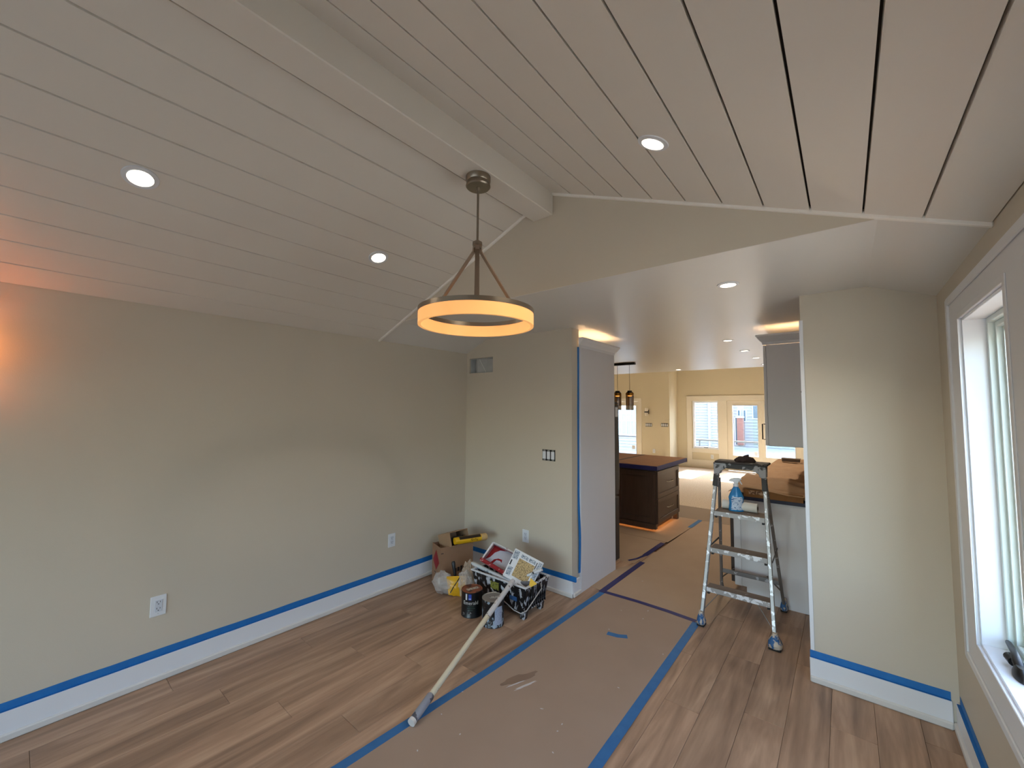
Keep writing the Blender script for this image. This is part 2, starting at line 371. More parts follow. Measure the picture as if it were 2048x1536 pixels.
# casing around the window group: flat board with back band and inner bead
cz0, cz1, cy0, cy1 = .515, 2.126, .84, 2.775
ca = MB()
ca.box(XR-.010, cy0, WZ1, XR, cy1, cz1).box(XR-.010, cy0, cz0, XR, cy1, WZ0).box(XR-.010, 2.556, WZ0, XR, cy1, WZ1).box(XR-.010, cy0, WZ0, XR, 1.055, WZ1)
ca.box(XR-.010, 1.708, WZ0, XR, 1.903, WZ1)
cas = struct(ca, 'trim_4', TRIM, label='white picture-frame casing around the side windows')
bb = MB()
bb.box(XR-.018, cy0, cz1-.03, XR-.0095, cy1-.036, cz1+.002).box(XR-.018, cy0, cz0-.002, XR-.0095, cy1-.036, cz0+.03).box(XR-.018, cy1-.036, cz0-.002, XR-.0095, cy1, cz1+.002)
bb.build('back_band', TRIM, cas, bevel=.003)
for y0, y1 in WINS:
    q = MB(); e = .022
    q.box(XR-.014, y1-.004, WZ0-e, XR-.0095, y1+e, WZ1+e).box(XR-.014, y0-e, WZ0-e, XR-.0095, y0+.004, WZ1+e).box(XR-.014, y0+.004, WZ1-.004, XR-.0095, y1-.004, WZ1+e).box(XR-.014, y0+.004, WZ0-e, XR-.0095, y1-.004, WZ0+.004)
    q.build('inner_bead', TRIM, cas, bevel=.003)
# crank handle on the sill
ck = thing('window_crank', 'black folding crank handle on the white sill of the side window', 'window crank', (.452, 2.33, WZ0+.012))
MB().lathe([(.034, 0), (.034, .012), (.026, .028), (.016, .04)], (.452, 2.31, WZ0+.0125), 20, sx=.55, sy=1.5).build('crank_base', BLACK, ck, smooth=True)
MB().tube([(.458, 2.305, .675), (.452, 2.335, .705), (.457, 2.395, .717), (.465, 2.50, .706), (.467, 2.525, .702)], [.013, .014, .011, .009, .0075], 10).build('crank_arm', BLACK, ck, smooth=True)
MB().tube([(.452, 2.375, .688), (.445, 2.41, .693)], [.017, .015], 12).build('crank_knob', BLACK, ck, smooth=True)
# baseboards with shoe moulding
def baseboard(name, x0, y0, x1, y1, nx, ny, label=None):
    t, s = .014, .026
    def seg(th, z0, z1):
        return B(min(x0, x1)+min(0, nx*th), min(y0, y1)+min(0, ny*th), z0, max(x0, x1)+max(0, nx*th), max(y0, y1)+max(0, ny*th), z1)
    b = struct(seg(t, 0, .138), name, TRIM, bevel=.003, label=label)
    seg(s, .0, .036).build('shoe_moulding', M('shoe_white', (214, 212, 208), .5), b, bevel=.006)
    return b
baseboard('baseboard_left', XL, YB, XL, Y2, 1, 0)
baseboard('baseboard_back', XL+.026, Y2, PLX+.014, Y2, 0, -1)
baseboard('baseboard_stub', PLX, Y2+.001, PLX, 3.234, 1, 0)
baseboard('baseboard_back_right', PRX-.012, Y2-.004, XR-.026, Y2-.004, 0, -1)
baseboard('baseboard_right', XR, YB, XR, Y2-.004, -1, 0)
struct(B(PRX-.006, Y2-.012, .18, PRX+.013, Y2-.0042, 2.17), 'trim_5', TRIM, label='narrow white corner strip on the right wall stub')
# duct opening
du = thing('duct_opening', 'cut open duct hole high on the back wall beside the corner', 'duct', ((vx0+vx1)/2, Y2+.1, vz0))
MTL = M('galvanised_duct', (205, 207, 205), .4, .1, mott=(7, (160, 162, 162), .3))
d = MB(); d.box(vx0+.002, Y2+.015, vz0+.002, vx0+.006, 3.23, vz1-.002).box(vx1-.006, Y2+.015, vz0+.002, vx1-.002, 3.23, vz1-.002)
d.box(vx0+.002, Y2+.015, vz0+.002, vx1-.002, 3.23, vz0+.006).box(vx0+.002, Y2+.015, vz1-.006, vx1-.002, 3.23, vz1-.002)
d.prism([(vx0+.006, 3.2), (vx0+.08, 3.15), (vx1-.006, 3.19), (vx1-.006, 3.232), (vx0+.006, 3.232)], 'z', vz0+.006, vz1-.006)
d.build('duct_boot', MTL, du)
MB().bar((vx0+.13, 3.13, vz1-.012), (vx0+.225, 3.13, vz0+.008), .006, .004, (0, 1, 0)).build('duct_seam', M('bright_metal', (226, 226, 222), .4), du)

# ------------------------------------------------------------------ electrical plates
def outlet(name, p, n, label, group=None, w=.074, h=.116, detail=True):
    """plate centred at p on a wall whose outward normal is n (axis)"""
    n = Vector(n); u = Vector((0, 0, 1)).cross(n); T = Matrix.Translation(Vector(p)) @ Matrix((u, n, (0, 0, 1))).transposed().to_4x4()
    t = thing(name, label, 'outlet', Vector(p)-Vector((0, 0, h/2)), group)
    MB(T).box(-w/2, 0, -h/2, w/2, .005, h/2).build('cover_plate', WPLAST, t, bevel=.002)
    MB(T).box(-.0175, .004, -.034, .0175, .0072, .034).build('receptacle', M('receptacle_white', (206, 212, 222), .4), t, bevel=.001)
    if detail:
        for s in (-1, 1):
            zc = s*.018
            q = MB(T)
            q.box(-.0085, .0068, zc+.000, -.0062, .0076, zc+.010).box(.0062, .0068, zc+.001, .0085, .0076, zc+.009)
            q.box(-.0024, .0068, zc-.009, .0024, .0076, zc-.0045)
            q.build('socket_slots', DARKH, t)
        MB(T).box(-.002, .0045, -.0455, .002, .0058, -.0425).build('screw', M('screw_grey', (170, 172, 176), .4), t)
    return t
G1 = 'white wall outlets'
outlet('wall_outlet', (XL, .609, .43), (1, 0, 0), 'white duplex outlet on the left wall, the nearest and largest one', G1)
outlet('wall_outlet', (XL, 2.207, .427), (1, 0, 0), 'white duplex outlet on the left wall near the cardboard box', G1)
outlet('wall_outlet', (-2.359, Y2, .416), (0, -1, 0), 'white duplex outlet on the back wall above the paint tray', G1)
def gang(name, p, n, k, label, pitch=.046, h=.1, frame=DARKH):
    n = Vector(n); u = Vector((0, 0, 1)).cross(n); T = Matrix.Translation(Vector(p)) @ Matrix((u, n, (0, 0, 1))).transposed().to_4x4()
    t = thing(name, label, 'light switch', Vector(p)-Vector((0, 0, h/2)))
    w = k*pitch
    MB(T).box(-w/2, 0, -h/2, w/2, .003, h/2).build('switch_box', frame, t)
    for i in range(k):
        c = -w/2+pitch*(i+.5)
        MB(T).box(c-.0165, .002, -.034, c+.0165, .011, .034).build('rocker', WPLAST, t, bevel=.002)
        for z0, z1 in ((.036, .048), (-.048, -.036)): MB(T).box(c-.012, .002, z0, c+.012, .005, z1).build('mounting_strap', M('strap_metal', (150, 150, 148), .4, .7), t)
    return t
gang('wall_switch', (-2.1, Y2, 1.186), (0, -1, 0), 3, 'three white rocker switches without a cover plate on the back wall')

# ------------------------------------------------------------------ painter's tape on walls
def tapeobj(mb, label, mat=TAPE, name='painter_tape', group=None):
    return tag(mb.build(name, mat), label, 'tape', group)
def wavy(a, b, n, wig):
    return [a+(b-a)*i/n for i in range(n+1)], [random.uniform(-wig, wig) for i in range(n+1)]
def wall_tape(p0, p1, n, z0, z1, th=.0012, off=.0006, wig=.002):
    mb = MB(); p0, p1, n = Vector(p0), Vector(p1), Vector(n); N = max(2, int((p1-p0).length/.12))
    pr = None
    for i in range(N+1):
        p = p0.lerp(p1, i/N); a = z0; b_ = z1+random.uniform(-wig, wig)
        q = [p+n*off+Vector((0, 0, a)), p+n*(off+th)+Vector((0, 0, a)), p+n*(off+th)+Vector((0, 0, b_)), p+n*off+Vector((0, 0, b_))]
        if pr: mb.hexa(pr, q)
        pr = q
    return mb
def tape_L(p0, p1, n):   # strip that sits on the wall just above the baseboard and laps on its top edge
    mb = wall_tape(p0, p1, n, .139, .178)
    mb2 = wall_tape(p0, p1, n, .1385, .1398, th=.0138, wig=0)
    mb.add(mb2.v, mb2.f); return mb
tapeobj(tape_L((XL, YB+.05, 0), (XL, 2.95, 0), (1, 0, 0)), 'long blue tape strip above the left wall baseboard')
tapeobj(tape_L((XL+.03, Y2, 0), (PLX+.045, Y2, 0), (0, -1, 0)), 'blue tape strip above the back wall baseboard behind the paint tub')
tapeobj(tape_L((PRX-.01, Y2-.004, 0), (XR-.03, Y2-.004, 0), (0, -1, 0)), 'blue tape strip above the baseboard of the right wall stub')
tapeobj(tape_L((XR, YB+.05, 0), (XR, Y2-.03, 0), (-1, 0, 0)), 'blue tape strip above the baseboard under the side window')
vt = MB(); N = 26; pr = None
for i in range(N+1):
    z = .175+(2.17-.175)*i/N; lift = .012*math.exp(-((z-.45)/.25)**2)+.004*math.exp(-((z-.2)/.1)**2); y0 = 3.206+.006*math.sin(i*.6)*(.3)
    q = [(PLX+.0008+lift, y0, z), (PLX+.002+lift, y0, z), (PLX+.0035+lift*1.4, 3.2345, z), (PLX+.002+lift*1.4, 3.2345, z)]
    if pr: vt.hexa([Vector(a) for a in pr], [Vector(a) for a in q])
    pr = q
tapeobj(vt, 'tall vertical blue tape strip beside the white refrigerator panel')

# ------------------------------------------------------------------ floor paper and floor tape
def sheet(name, pts, z, label, mat, th=.0012):
    return tag(MB().prism(pts, 'z', z, z+th).build(name, mat), label, 'floor paper', 'protective paper sheets on the floor')
pa = sheet('floor_paper', [(-1.84, -1.2), (-.915, -1.2), (-.925, 1.8), (-.93, 3.40), (-1.70, 3.42), (-1.735, 2.04), (-1.81, .9)], .0004, 'brown paper runner on the near floor between two blue tapes', PAPER)
pb = sheet('floor_paper', [(-1.86, 3.40), (-.84, 3.38), (-.80, 4.0), (-.80, 5.3), (-.80, 7.2), (-1.66, 7.2), (-1.70, 5.0), (-1.72, 4.2), (-1.83, 4.0)], .0018, 'brown paper sheet under the step ladder leading into the kitchen', PAPER2)
sheet('floor_paper', [(-2.95, 4.15), (-1.76, 4.2), (-1.74, 5.16), (-2.95, 5.16)], .0006, 'brown paper sheet beside the refrigerator', PAPER2)
sheet('floor_paper', [(-3.1, 5.12), (-1.72, 5.12), (-1.66, 6.5), (-3.1, 6.5)], .0032, 'brown paper sheet lit from under the kitchen island', PAPER2)
sheet('floor_paper', [(-3.1, 6.45), (-1.3, 6.45), (-1.3, 7.3), (-3.1, 7.3)], .0046, 'grey brown paper sheet behind the kitchen island', M('grey_paper', (150, 130, 110), .8))
sheet('floor_paper', [(-6.2, 7.24), (1.4, 7.24), (1.4, YF-.02), (-6.2, YF-.02)], .006, 'pale speckled covering over the far room floor', OSB)
def floor_tape(pts, w, z, label, mat=TAPEF):
    mb = MB(); pr = None; pts = [Vector((*p, 0)) for p in pts]
    for i, p in enumerate(pts):
        a = (pts[min(i+1, len(pts)-1)]-pts[max(i-1, 0)]).normalized(); nrm = Vector((-a.y, a.x, 0))
        q = [p-nrm*w/2+Vector((0, 0, z)), p+nrm*w/2+Vector((0, 0, z)), p+nrm*w/2+Vector((0, 0, z+.0006)), p-nrm*w/2+Vector((0, 0, z+.0006))]
        if pr: mb.hexa(pr, q)
        pr = q
    return tag(mb.build('painter_tape', mat), label, 'tape')
floor_tape([(-1.885, -.3), (-1.82, .8), (-1.80, 1.0), (-1.765, 1.6), (-1.738, 2.04), (-1.722, 2.7), (-1.705, 3.40)], .05, .0018, 'blue floor tape along the left edge of the near paper runner')
floor_tape([(-.90, -.3), (-.912, 1.2), (-.92, 1.75), (-.922, 2.5), (-.924, 3.36)], .052, .0018, 'blue floor tape along the right edge of the near paper runner')
floor_tape([(-1.70, 3.385), (-1.4, 3.40), (-1.15, 3.395), (-.93, 3.375)], .046, .0032, 'navy tape strip across the paper between the two runners', TAPED)
floor_tape([(-1.712, 3.36), (-1.71, 3.8), (-1.705, 4.29)], .055, .0042, 'navy floor tape along the paper beside the refrigerator panel', TAPED)
floor_tape([(-1.84, 4.24), (-1.79, 4.35), (-1.765, 4.5)], .03, .0045, 'short crumpled navy tape end near the refrigerator', TAPED)
floor_tape([(-1.762, 4.5), (-1.755, 5.06)], .055, .0045, 'navy floor tape piece in front of the island', TAPED)
floor_tape([(-1.70, 5.95), (-1.69, 6.45)], .055, .0048, 'grey blue floor tape piece beside the far end of the island', TAPEF)
bt = floor_tape([(-1.376, 2.79), (-1.30, 2.805), (-1.245, 2.838)], .045, .0018, 'small blue tape scrap stuck on the near paper runner', TAPEF)
PAINT = M('spilled_paint', (196, 190, 188), .5)
def smear(c, ang, l, w, z, parent, mat=PAINT, seed=0):
    rs = random.Random(seed); n = 18; pts = []
    for k in range(n):
        t = 2*math.pi*k/n; r = 1+rs.uniform(-.28, .2); x_, y_ = l/2*math.cos(t)*r, w/2*math.sin(t)*r
        pts.append((c[0]+x_*math.cos(ang)-y_*math.sin(ang), c[1]+x_*math.sin(ang)+y_*math.cos(ang)))
    MB().prism(pts, 'z', z, z+.0007).build('paint_smear', mat, parent)
sp = at(1050, 1372, 'z', 0); smear(sp, 1.25, .15, .016, .0016, pa, seed=1)
sp = at(1032, 1368, 'z', 0); smear(sp, 1.2, .12, .008, .0016, pa, seed=3)
sp = at(1036, 1358, 'z', 0); smear(sp, 1.2, .24, .06, .0014, pa, M('damp_paper', (134, 110, 92), .6), seed=2)
for k, (u, v) in enumerate([(1218, 1259), (1286, 1238), (1326, 1309), (1237, 1376), (1115, 1463), (1124, 1449), (883, 1429), (923, 1384), (920, 1469), (1106, 1506), (1285, 1163), (1296, 1222), (835, 1502), (1083, 1418)]):
    sp = at(u, v, 'z', 0); smear(sp, k, random.uniform(.006, .02), .006, .0032 if v < 1200 else .0016, pa, seed=10+k)

# ------------------------------------------------------------------ ceiling lights
def downlight(x, y, z, normal, label, r=.062, lum=GLOW, power=0):
    q = Vector(normal).to_track_quat('Z', 'Y').to_matrix().to_4x4(); T = Matrix.Translation((x, y, z)) @ q
    t = thing('recessed_light', label, 'ceiling light', (x, y, z-.01), 'recessed ceiling lights')
    MB(T).lathe([(r*.70, .006), (r*.74, .0035), (r*.97, .0035), (r, 0), (r, -.004), (r*.70, -.004)], n=36, close=True).build('trim_ring', WPLAST, t, smooth=True)
    MB(T).lathe([(0, .002), (r*.72, .002), (r*.72, -.004), (0, -.004)], n=36).build('lens', lum, t, smooth=True)
    if power:
        l = bpy.data.lights.new('downlight_lamp', 'SPOT'); l.energy = power; l.color = (1, .87, .7); l.shadow_soft_size = r*.7; l.spot_size = math.radians(130); l.spot_blend = .8
        o = bpy.data.objects.new('downlight_lamp', l); COL.objects.link(o); o.location = Vector((x, y, z))+Vector(normal)*.03; o.rotation_euler = Vector(normal).to_track_quat('-Z', 'Y').to_euler()
nl = Vector((SLP, 0, -1)).normalized(); nr = Vector((-SRP, 0, -1)).normalized()
downlight(-2.27, .293, zl(-2.27), nl, 'round recessed light on the left ceiling slope, nearest the camera', power=11)
downlight(-2.275, 1.43, zl(-2.275), nl, 'round recessed light on the left ceiling slope, just left of the ring chandelier', power=11)
downlight(-.521, 1.459, zr(-.521), nr, 'round recessed light on the right ceiling slope', .058, power=11)
downlight(-.499, 2.577, ZF, (0, 0, -1), 'round recessed light in the flat ceiling just beyond the gable', .058, power=11)
for i, (x, y, lb) in enumerate([(-.912, 4.635, 'first of four in the row above the ladder, nearest the gable'), (-.912, 5.547, 'second of four in the kitchen row'), (-.912, 6.365, 'third of four in the kitchen row'), (-.93, 7.33, 'last of four in the kitchen row, beside the wall cabinet')]):
    downlight(x, y, ZF, (0, 0, -1), 'recessed light, '+lb, .055, power=17)
downlight(-2.266, 7.451, ZF, (0, 0, -1), 'small recessed light at the far edge of the flat ceiling, above the far window', .055, power=17)

# ------------------------------------------------------------------ ring chandelier
CX, CY = -1.417, 1.45
ch = thing('ring_chandelier', 'ring chandelier with glowing amber band hung from the ridge beam', 'chandelier', (CX, CY, 2.012))
MB().lathe([(0, BZ), (.063, BZ), (.063, BZ-.024), (.058, BZ-.03), (.0605, BZ-.036), (.063, BZ-.05), (.058, BZ-.056), (0, BZ-.056)], (CX, CY, 0), 40).build('canopy', NICKEL, ch, smooth=True)
MB().lathe([(.0105, BZ-.056), (.0105, BZ-.072), (.007, BZ-.076)], (CX, CY, 0), 16).tube([(CX, CY, BZ-.06), (CX, CY, 2.45)], .0058, 12).build('stem', NICKEL, ch, smooth=True)
MB().lathe([(0, 2.452), (.012, 2.452), (.012, 2.446), (.024, 2.444), (.025, 2.428), (.02, 2.424), (.02, 2.412), (0, 2.41)], (CX, CY, 0), 24).build('hub', NICKEL, ch, smooth=True)
RO = .287
for k in range(3):
    a = math.atan2(-.715, .699)+k*2*math.pi/3; dv = Vector((math.cos(a), math.sin(a), 0)); sd = Vector((-dv.y, dv.x, 0)); c0 = Vector((CX, CY, 0))
    mb = MB(); mb.bar(c0+dv*.016+Vector((0, 0, 2.438)), c0+dv*.02+Vector((0, 0, 2.395)), .022, .007, sd)
    mb.bar(c0+dv*.0195+Vector((0, 0, 2.4)), c0+dv*(RO-.008)+Vector((0, 0, 2.088)), .022, .007, sd)
    mb.build('arm', BRONZE, ch, bevel=.001)
MB().lathe([(RO+.0015, 2.070), (RO+.0015, 2.092), (RO-.018, 2.092), (RO-.018, 2.070)], (CX, CY, 0), 72, close=True).build('metal_ring', NICKEL, ch, smooth=True)
MB().lathe([(RO, 2.012), (RO, 2.0705), (RO-.0155, 2.0705), (RO-.0155, 2.012)], (CX, CY, 0), 72, close=True).build('diffuser_band', ACRY, ch, smooth=True)

# ------------------------------------------------------------------ crown helper and shaker doors
CROWN = [(0, 0), (.004, .012), (.006, .024), (.016, .032), (.03, .05), (.04, .066), (.046, .072), (.046, .086), (.03, .086), (0, .086)]
def crown(path_fn, z, npath):
    vs = []; n = len(CROWN)
    for i in range(npath):
        for o_, h in CROWN:
            p = path_fn(i, o_); vs.append((p[0], p[1], z+h))
    fs = [(i*n+k, i*n+(k+1) % n, (i+1)*n+(k+1) % n, (i+1)*n+k) for i in range(npath-1) for k in range(n)]
    fs += [tuple(range(n)), tuple(range((npath-1)*n, npath*n))[::-1]]
    return MB().add(vs, fs)
def shaker(T, w, h, mat, name, parent, t=.02, rail=.055, panels=True):
    """door in local xz plane, front at y=-t"""
    m = MB(T)
    m.box(0, -t, 0, rail, 0, h).box(w-rail, -t, 0, w, 0, h).box(rail, -t, 0, w-rail, 0, rail).box(rail, -t, h-rail, w-rail, 0, h)
    d = m.build(name, mat, parent, bevel=.0015)
    MB(T).box(rail, -t*.45, rail, w-rail, 0, h-rail).build('door_panel', mat, d)
    return d

# ------------------------------------------------------------------ refrigerator and its enclosure
fe = thing('refrigerator_enclosure', 'tall white refrigerator side panel with crown moulding', 'cabinet', (-1.85, 3.58, 0))
B(-1.862, 3.236, 0, -1.84, 3.93, 2.175).build('side_panel', CAB, fe, bevel=.001)
B(-2.85, 3.236, 1.74, -1.863, 3.9, 2.17).build('top_cabinet', CAB, fe)
crown(lambda i, o_: [(-1.84+o_, 3.20), (-1.84+o_, 3.93+o_), (-2.85, 3.93+o_)][i], 2.165, 3).build('crown_moulding', TRIM, fe, smooth=True)
B(-1.90, 3.30, 2.2, -1.885, 3.9, 2.212).build('light_strip', LED, fe)
fr = thing('refrigerator', 'dark stainless refrigerator edge behind the white side panel', 'refrigerator', (-2.35, 3.7, 0))
B(-2.80, 3.26, .02, -1.868, 3.99, 1.665).build('body', FRSIDE, fr, bevel=.004)
B(-2.79, 3.995, .72, -1.866, 4.085, 1.65).build('upper_door', FRSIDE, fr, bevel=.006)
B(-2.79, 3.995, .06, -1.866, 4.085, .70).build('freezer_drawer', FRSIDE, fr, bevel=.006)
MB().tube([(-1.90, 4.085, 1.345), (-1.90, 4.125, 1.335), (-1.90, 4.13, 1.2), (-1.90, 4.13, .85), (-1.90, 4.125, .76), (-1.90, 4.085, .75)], .014, 10).build('door_handle', STEEL, fr, smooth=True)
MB().tube([(-1.90, 4.085, .64), (-1.90, 4.13, .64), (-2.70, 4.13, .64), (-2.70, 4.085, .64)], .014, 10).build('drawer_handle', STEEL, fr, smooth=True)
B(-1.93, 3.93, 1.665, -1.87, 4.07, 1.685).build('hinge_cover', BLACK, fr, bevel=.003)
B(-1.8655, 4.0, 1.53, -1.8648, 4.06, 1.63).build('sticker', WPLAST, fr)

# ------------------------------------------------------------------ right wall cabinet and base cabinet
uc = thing('wall_cabinet', 'white wall cabinet with crown moulding beyond the right wall stub', 'cabinet', (-.32, 5.4, 1.308))
B(-.508, 4.06, 1.308, -.141, 6.9, 2.17).build('body', CAB, uc, bevel=.004)
B(-.24, 4.052, 1.308, -.205, 4.0601, 2.17).build('filler_strip', TRIM, uc)
for k in range(4):
    y0 = 4.062+k*.71; T = Matrix(((0, 1, 0, -.5095), (-1, 0, 0, y0+.70), (0, 0, 1, 1.31), (0, 0, 0, 1)))
    dd = shaker(T, .70, .856, CAB, 'door', uc)
    MB().tube([(-.531, y0+.045, 1.36), (-.556, y0+.045, 1.36), (-.556, y0+.045, 1.49), (-.531, y0+.045, 1.49)], .005, 8).build('handle', BLACK, dd, smooth=True)
crown(lambda i, o_: [(-.141, 4.06-o_), (-.53-o_, 4.06-o_), (-.53-o_, 6.9)][i], 2.168, 3).build('crown_moulding', TRIM, uc, smooth=True)
B(-.50, 4.10, 2.205, -.16, 4.115, 2.217).build('light_strip', LED, uc)
MB().lathe([(.011, 0), (.011, .003), (0, .003)], (0, 0, 0), 12).build('tmp', BLACK)
bpy.data.objects.remove(bpy.data.objects['tmp'])
T = Matrix.Translation((-.262, 4.0518, 1.76)) @ Matrix.Rotation(math.radians(90), 4, 'X')
MB(T).lathe([(.011, 0), (.011, .004), (0, .004)], n=14).build('bumper', BLACK, uc)
bc = thing('base_cabinet', 'white base cabinet end behind the step ladder', 'cabinet', (-.46, 5.4, 0))
ep = [(-.79, .1), (-.79, .838), (-.141, .838), (-.141, 0), (-.70, 0), (-.70, .1)]
MB().prism(ep, 'y', 4.06, 4.08).build('end_panel', CAB, bc)
B(-.79, 4.081, .1, -.141, 6.95, .838).build('body', CAB, bc)
B(-.70, 4.081, 0, -.141, 6.95, .0995).build('toe_kick', CAB, bc)
B(-.787, 4.052, .1, -.735, 4.0605, .838).build('corner_stile', CAB, bc, bevel=.002)
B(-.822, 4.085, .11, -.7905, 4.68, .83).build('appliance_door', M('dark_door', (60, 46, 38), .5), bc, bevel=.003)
for k in range(3):
    y0 = 4.69+k*.75; T = Matrix(((0, 1, 0, -.7905), (-1, 0, 0, y0+.74), (0, 0, 1, .11), (0, 0, 0, 1)))
    shaker(T, .74, .72, CAB, 'door', bc)
ct = tag(B(-.815, 4.035, .8385, -.141, 6.98, .868).build('countertop', M('navy_taped_edge', (26, 28, 58), .5)), 'dark countertop on the white base cabinet edged with navy tape', 'countertop')
# kraft paper cover on the counter
def cov(u, v):
    x = -.80+(.80-.155)*u; y = 4.045+(6.95-4.045)*v
    h = .905+.035*noise.noise((x*2.2, y*1.6, 3))+.05*(.5-abs(noise.noise((x*2.5+1, y*4.5, 9))))*.9+.02*(.4-abs(noise.noise((x*9, y*9+3*x, 5))))+.03*max(0, math.sin(v*19+u*1.2))**3*.6
    h += .015*math.exp(-((v-.10)/.06)**2)*(.6+.4*math.sin(u*4+.5))
    e = min(1, min(u, 1-u)*9+.25); f = min(1, v*16+.35)
    h = .870+(h-.870+.028)*min(e, f)*(.75+.5*math.exp(-((v-.13)/.1)**2))
    return (x-.06*max(0, .04-v)*10*(1-u), y, max(h, .8705))
cv = MB().grid(cov, 40, 130).build('counter_paper', KRAFT, smooth=True); tag(cv, 'crumpled brown kraft paper covering the right countertop', 'paper cover')
sol = cv.modifiers.new('thick', 'SOLIDIFY'); sol.thickness = .002; sol.offset = 1
cb = thing('cardboard_edge', 'brown cardboard flap on the near edge of the right countertop', 'cardboard', (-.45, 4.028, .868))
B(-.70, 4.022, .869, -.28, 4.034, .93).build('flap', M('cardboard_orange', (150, 104, 58), .8, mott=(9, (128, 86, 46), .3)), cb, bevel=.002)
B(-.66, 4.0205, .895, -.55, 4.0222, .925).build('printed_label', M('kraft_print', (120, 84, 60), .8, spat=(45, (196, 160, 128), .5)), cb)
MB().grid(lambda u, v: (-.72+.53*u, 4.02+.09*v+.012*math.sin(u*7), .935+.012*math.sin(u*5+1)+.022*math.sin(v*3.1)-.012*u), 20, 6).build('paper_fold', KRAFT, cb, smooth=True)
tb = thing('sanding_block', 'small dark block lying on the far end of the right countertop', 'block', (-.56, 6.6, .915))
B(-.68, 6.58, .93, -.48, 6.66, .968).build('block_body', M('grey_block', (96, 82, 72), .8), tb, bevel=.004)
B(-.685, 6.575, .968, -.475, 6.665, .976).build('block_cap', M('grey_block_top', (150, 136, 122), .8), tb)

# ------------------------------------------------------------------ kitchen island and pendants
IX = -1.965
isl = thing('kitchen_island', 'dark espresso kitchen island with two drawers', 'kitchen island', (-2.6, 5.87, 0))
B(-3.05, 5.42, .09, IX, 6.34, .808).build('body', ESP, isl)
B(-3.05, 5.52, .0045, IX-.08, 6.28, .09).build('toe_base', ESP, isl)
B(-3.05, 5.40, .045, IX+.004, 5.46, .11).build('skirt', ESP, isl, bevel=.002)
B(IX-.06, 6.28, .005, IX+.003, 6.34, .11).build('foot', ESP, isl, bevel=.002)
for k, (z0, z1) in enumerate(((.11, .428), (.434, .79))):
    T = Matrix(((0, -1, 0, IX), (1, 0, 0, 5.44), (0, 0, 1, z0), (0, 0, 0, 1)))
    dr = shaker(T, .89, z1-z0, ESP, 'drawer', isl, rail=.06)
    zc = z0+(z1-z0)*.52
    MB().tube([(IX+.02, 5.79, zc), (IX+.047, 5.795, zc), (IX+.047, 5.985, zc), (IX+.02, 5.99, zc)], .0055, 8).build('handle', M('pull_nickel', (168, 150, 130), .3, 1), dr, smooth=True)
for k in range(2):
    T = Matrix(((1, 0, 0, -3.03+k*.53), (0, 1, 0, 5.42), (0, 0, 1, .12), (0, 0, 0, 1)))
    shaker(T, .52, .67, ESP, 'end_panel', isl, rail=.065)
LED2 = M('toe_led', (255, 210, 150), .5, emit=((255, 176, 100), 9))
B(-3.0, 5.475, .078, IX-.06, 5.487, .0895).build('light_strip', LED2, isl)
B(IX-.062, 5.5, .078, IX-.05, 6.26, .0895).build('light_strip', LED2, isl)
it = thing('island_top', 'brown papered island worktop edged with navy tape', 'worktop', (-2.6, 6.0, .81))
B(-3.1, 5.37, .81, -1.925, 6.68, .866).build('slab', TAPED, it, bevel=.002)
B(-3.1, 5.385, .8655, -1.94, 6.665, .869).build('paper_top', M('counter_board', (160, 112, 70), .75, mott=(7, (138, 94, 58), .3)), it)
B(-2.62, 5.385, .8685, -2.58, 6.665, .8700).build('tape_seam', M('dark_seam', (70, 48, 34), .7), it)
pl = thing('pendant_light', 'black bar pendant with two smoked glass cylinders above the island', 'pendant light', (-2.7, 5.98, 1.6))
B(-3.15, 5.95, 2.296, -2.46, 6.01, ZF).build('ceiling_bar', BLACK, pl, bevel=.003)
for x in (-2.549, -2.747):
    MB().tube([(x, 5.98, 1.885), (x, 5.98, 2.3)], .0028, 8).build('cord', BLACK, pl)
    MB().lathe([(0, 1.90), (.034, 1.90), (.036, 1.88), (.05, 1.876), (.05, 1.862), (0, 1.862)], (x, 5.98, 0), 24).build('cap', BLACK, pl, smooth=True)
    MB().lathe([(0, 1.864), (.061, 1.864), (.061, 1.828), (.056, 1.826), (0, 1.826)], (x, 5.98, 0), 28).build('brass_collar', AMBER, pl, smooth=True)
    MB().lathe([(.059, 1.604), (.059, 1.828), (.055, 1.828), (.055, 1.604)], (x, 5.98, 0), 28, close=True).build('glass_shade', SMOKE, pl, smooth=True)
    MB().lathe([(0, 1.824), (.03, 1.824), (.03, 1.815), (0, 1.812)], (x, 5.98, 0), 16).build('bulb', M('pendant_bulb', (255, 220, 150), .5, emit=((255, 190, 90), 5)), pl)

# ------------------------------------------------------------------ far room
FW = M('far_wall_paint', (207, 196, 172), .65)
FT = M('far_trim', (226, 219, 206), .5)
fw = MB(); t = .1
gx = [(-3.315, -2.705, .56, 1.86), (-2.49, -.86, .0, 1.858)]
fw.box(-3.79, YF, -.06, gx[0][0]-.05, YF+t, 2.95).box(gx[0][1]+.05, YF, -.06, gx[1][0], YF+t, 2.95).box(gx[1][1], YF, -.06, 1.6, YF+t, 2.95)
fw.box(gx[0][0]-.05, YF, -.06, gx[0][1]+.05, YF+t, .54).box(gx[0][0]-.05, YF, 1.87, gx[0][1]+.05, YF+t, 2.95).box(gx[1][0], YF, 1.858, gx[1][1], YF+t, 2.95)
struct(fw, 'wall_far', FW)
ld = MB(); dl, dr_ = -5.46, -4.69
ld.box(-6.3, YD, -.06, dl, YD+t, 2.95).box(dr_, YD, -.06, -3.79, YD+t, 2.95).box(dl, YD, 1.86, dr_, YD+t, 2.95)
ld.box(-3.85, YD+.08, -.06, -3.79, YF+.05, 2.95)
struct(ld, 'wall_far_left', FW)
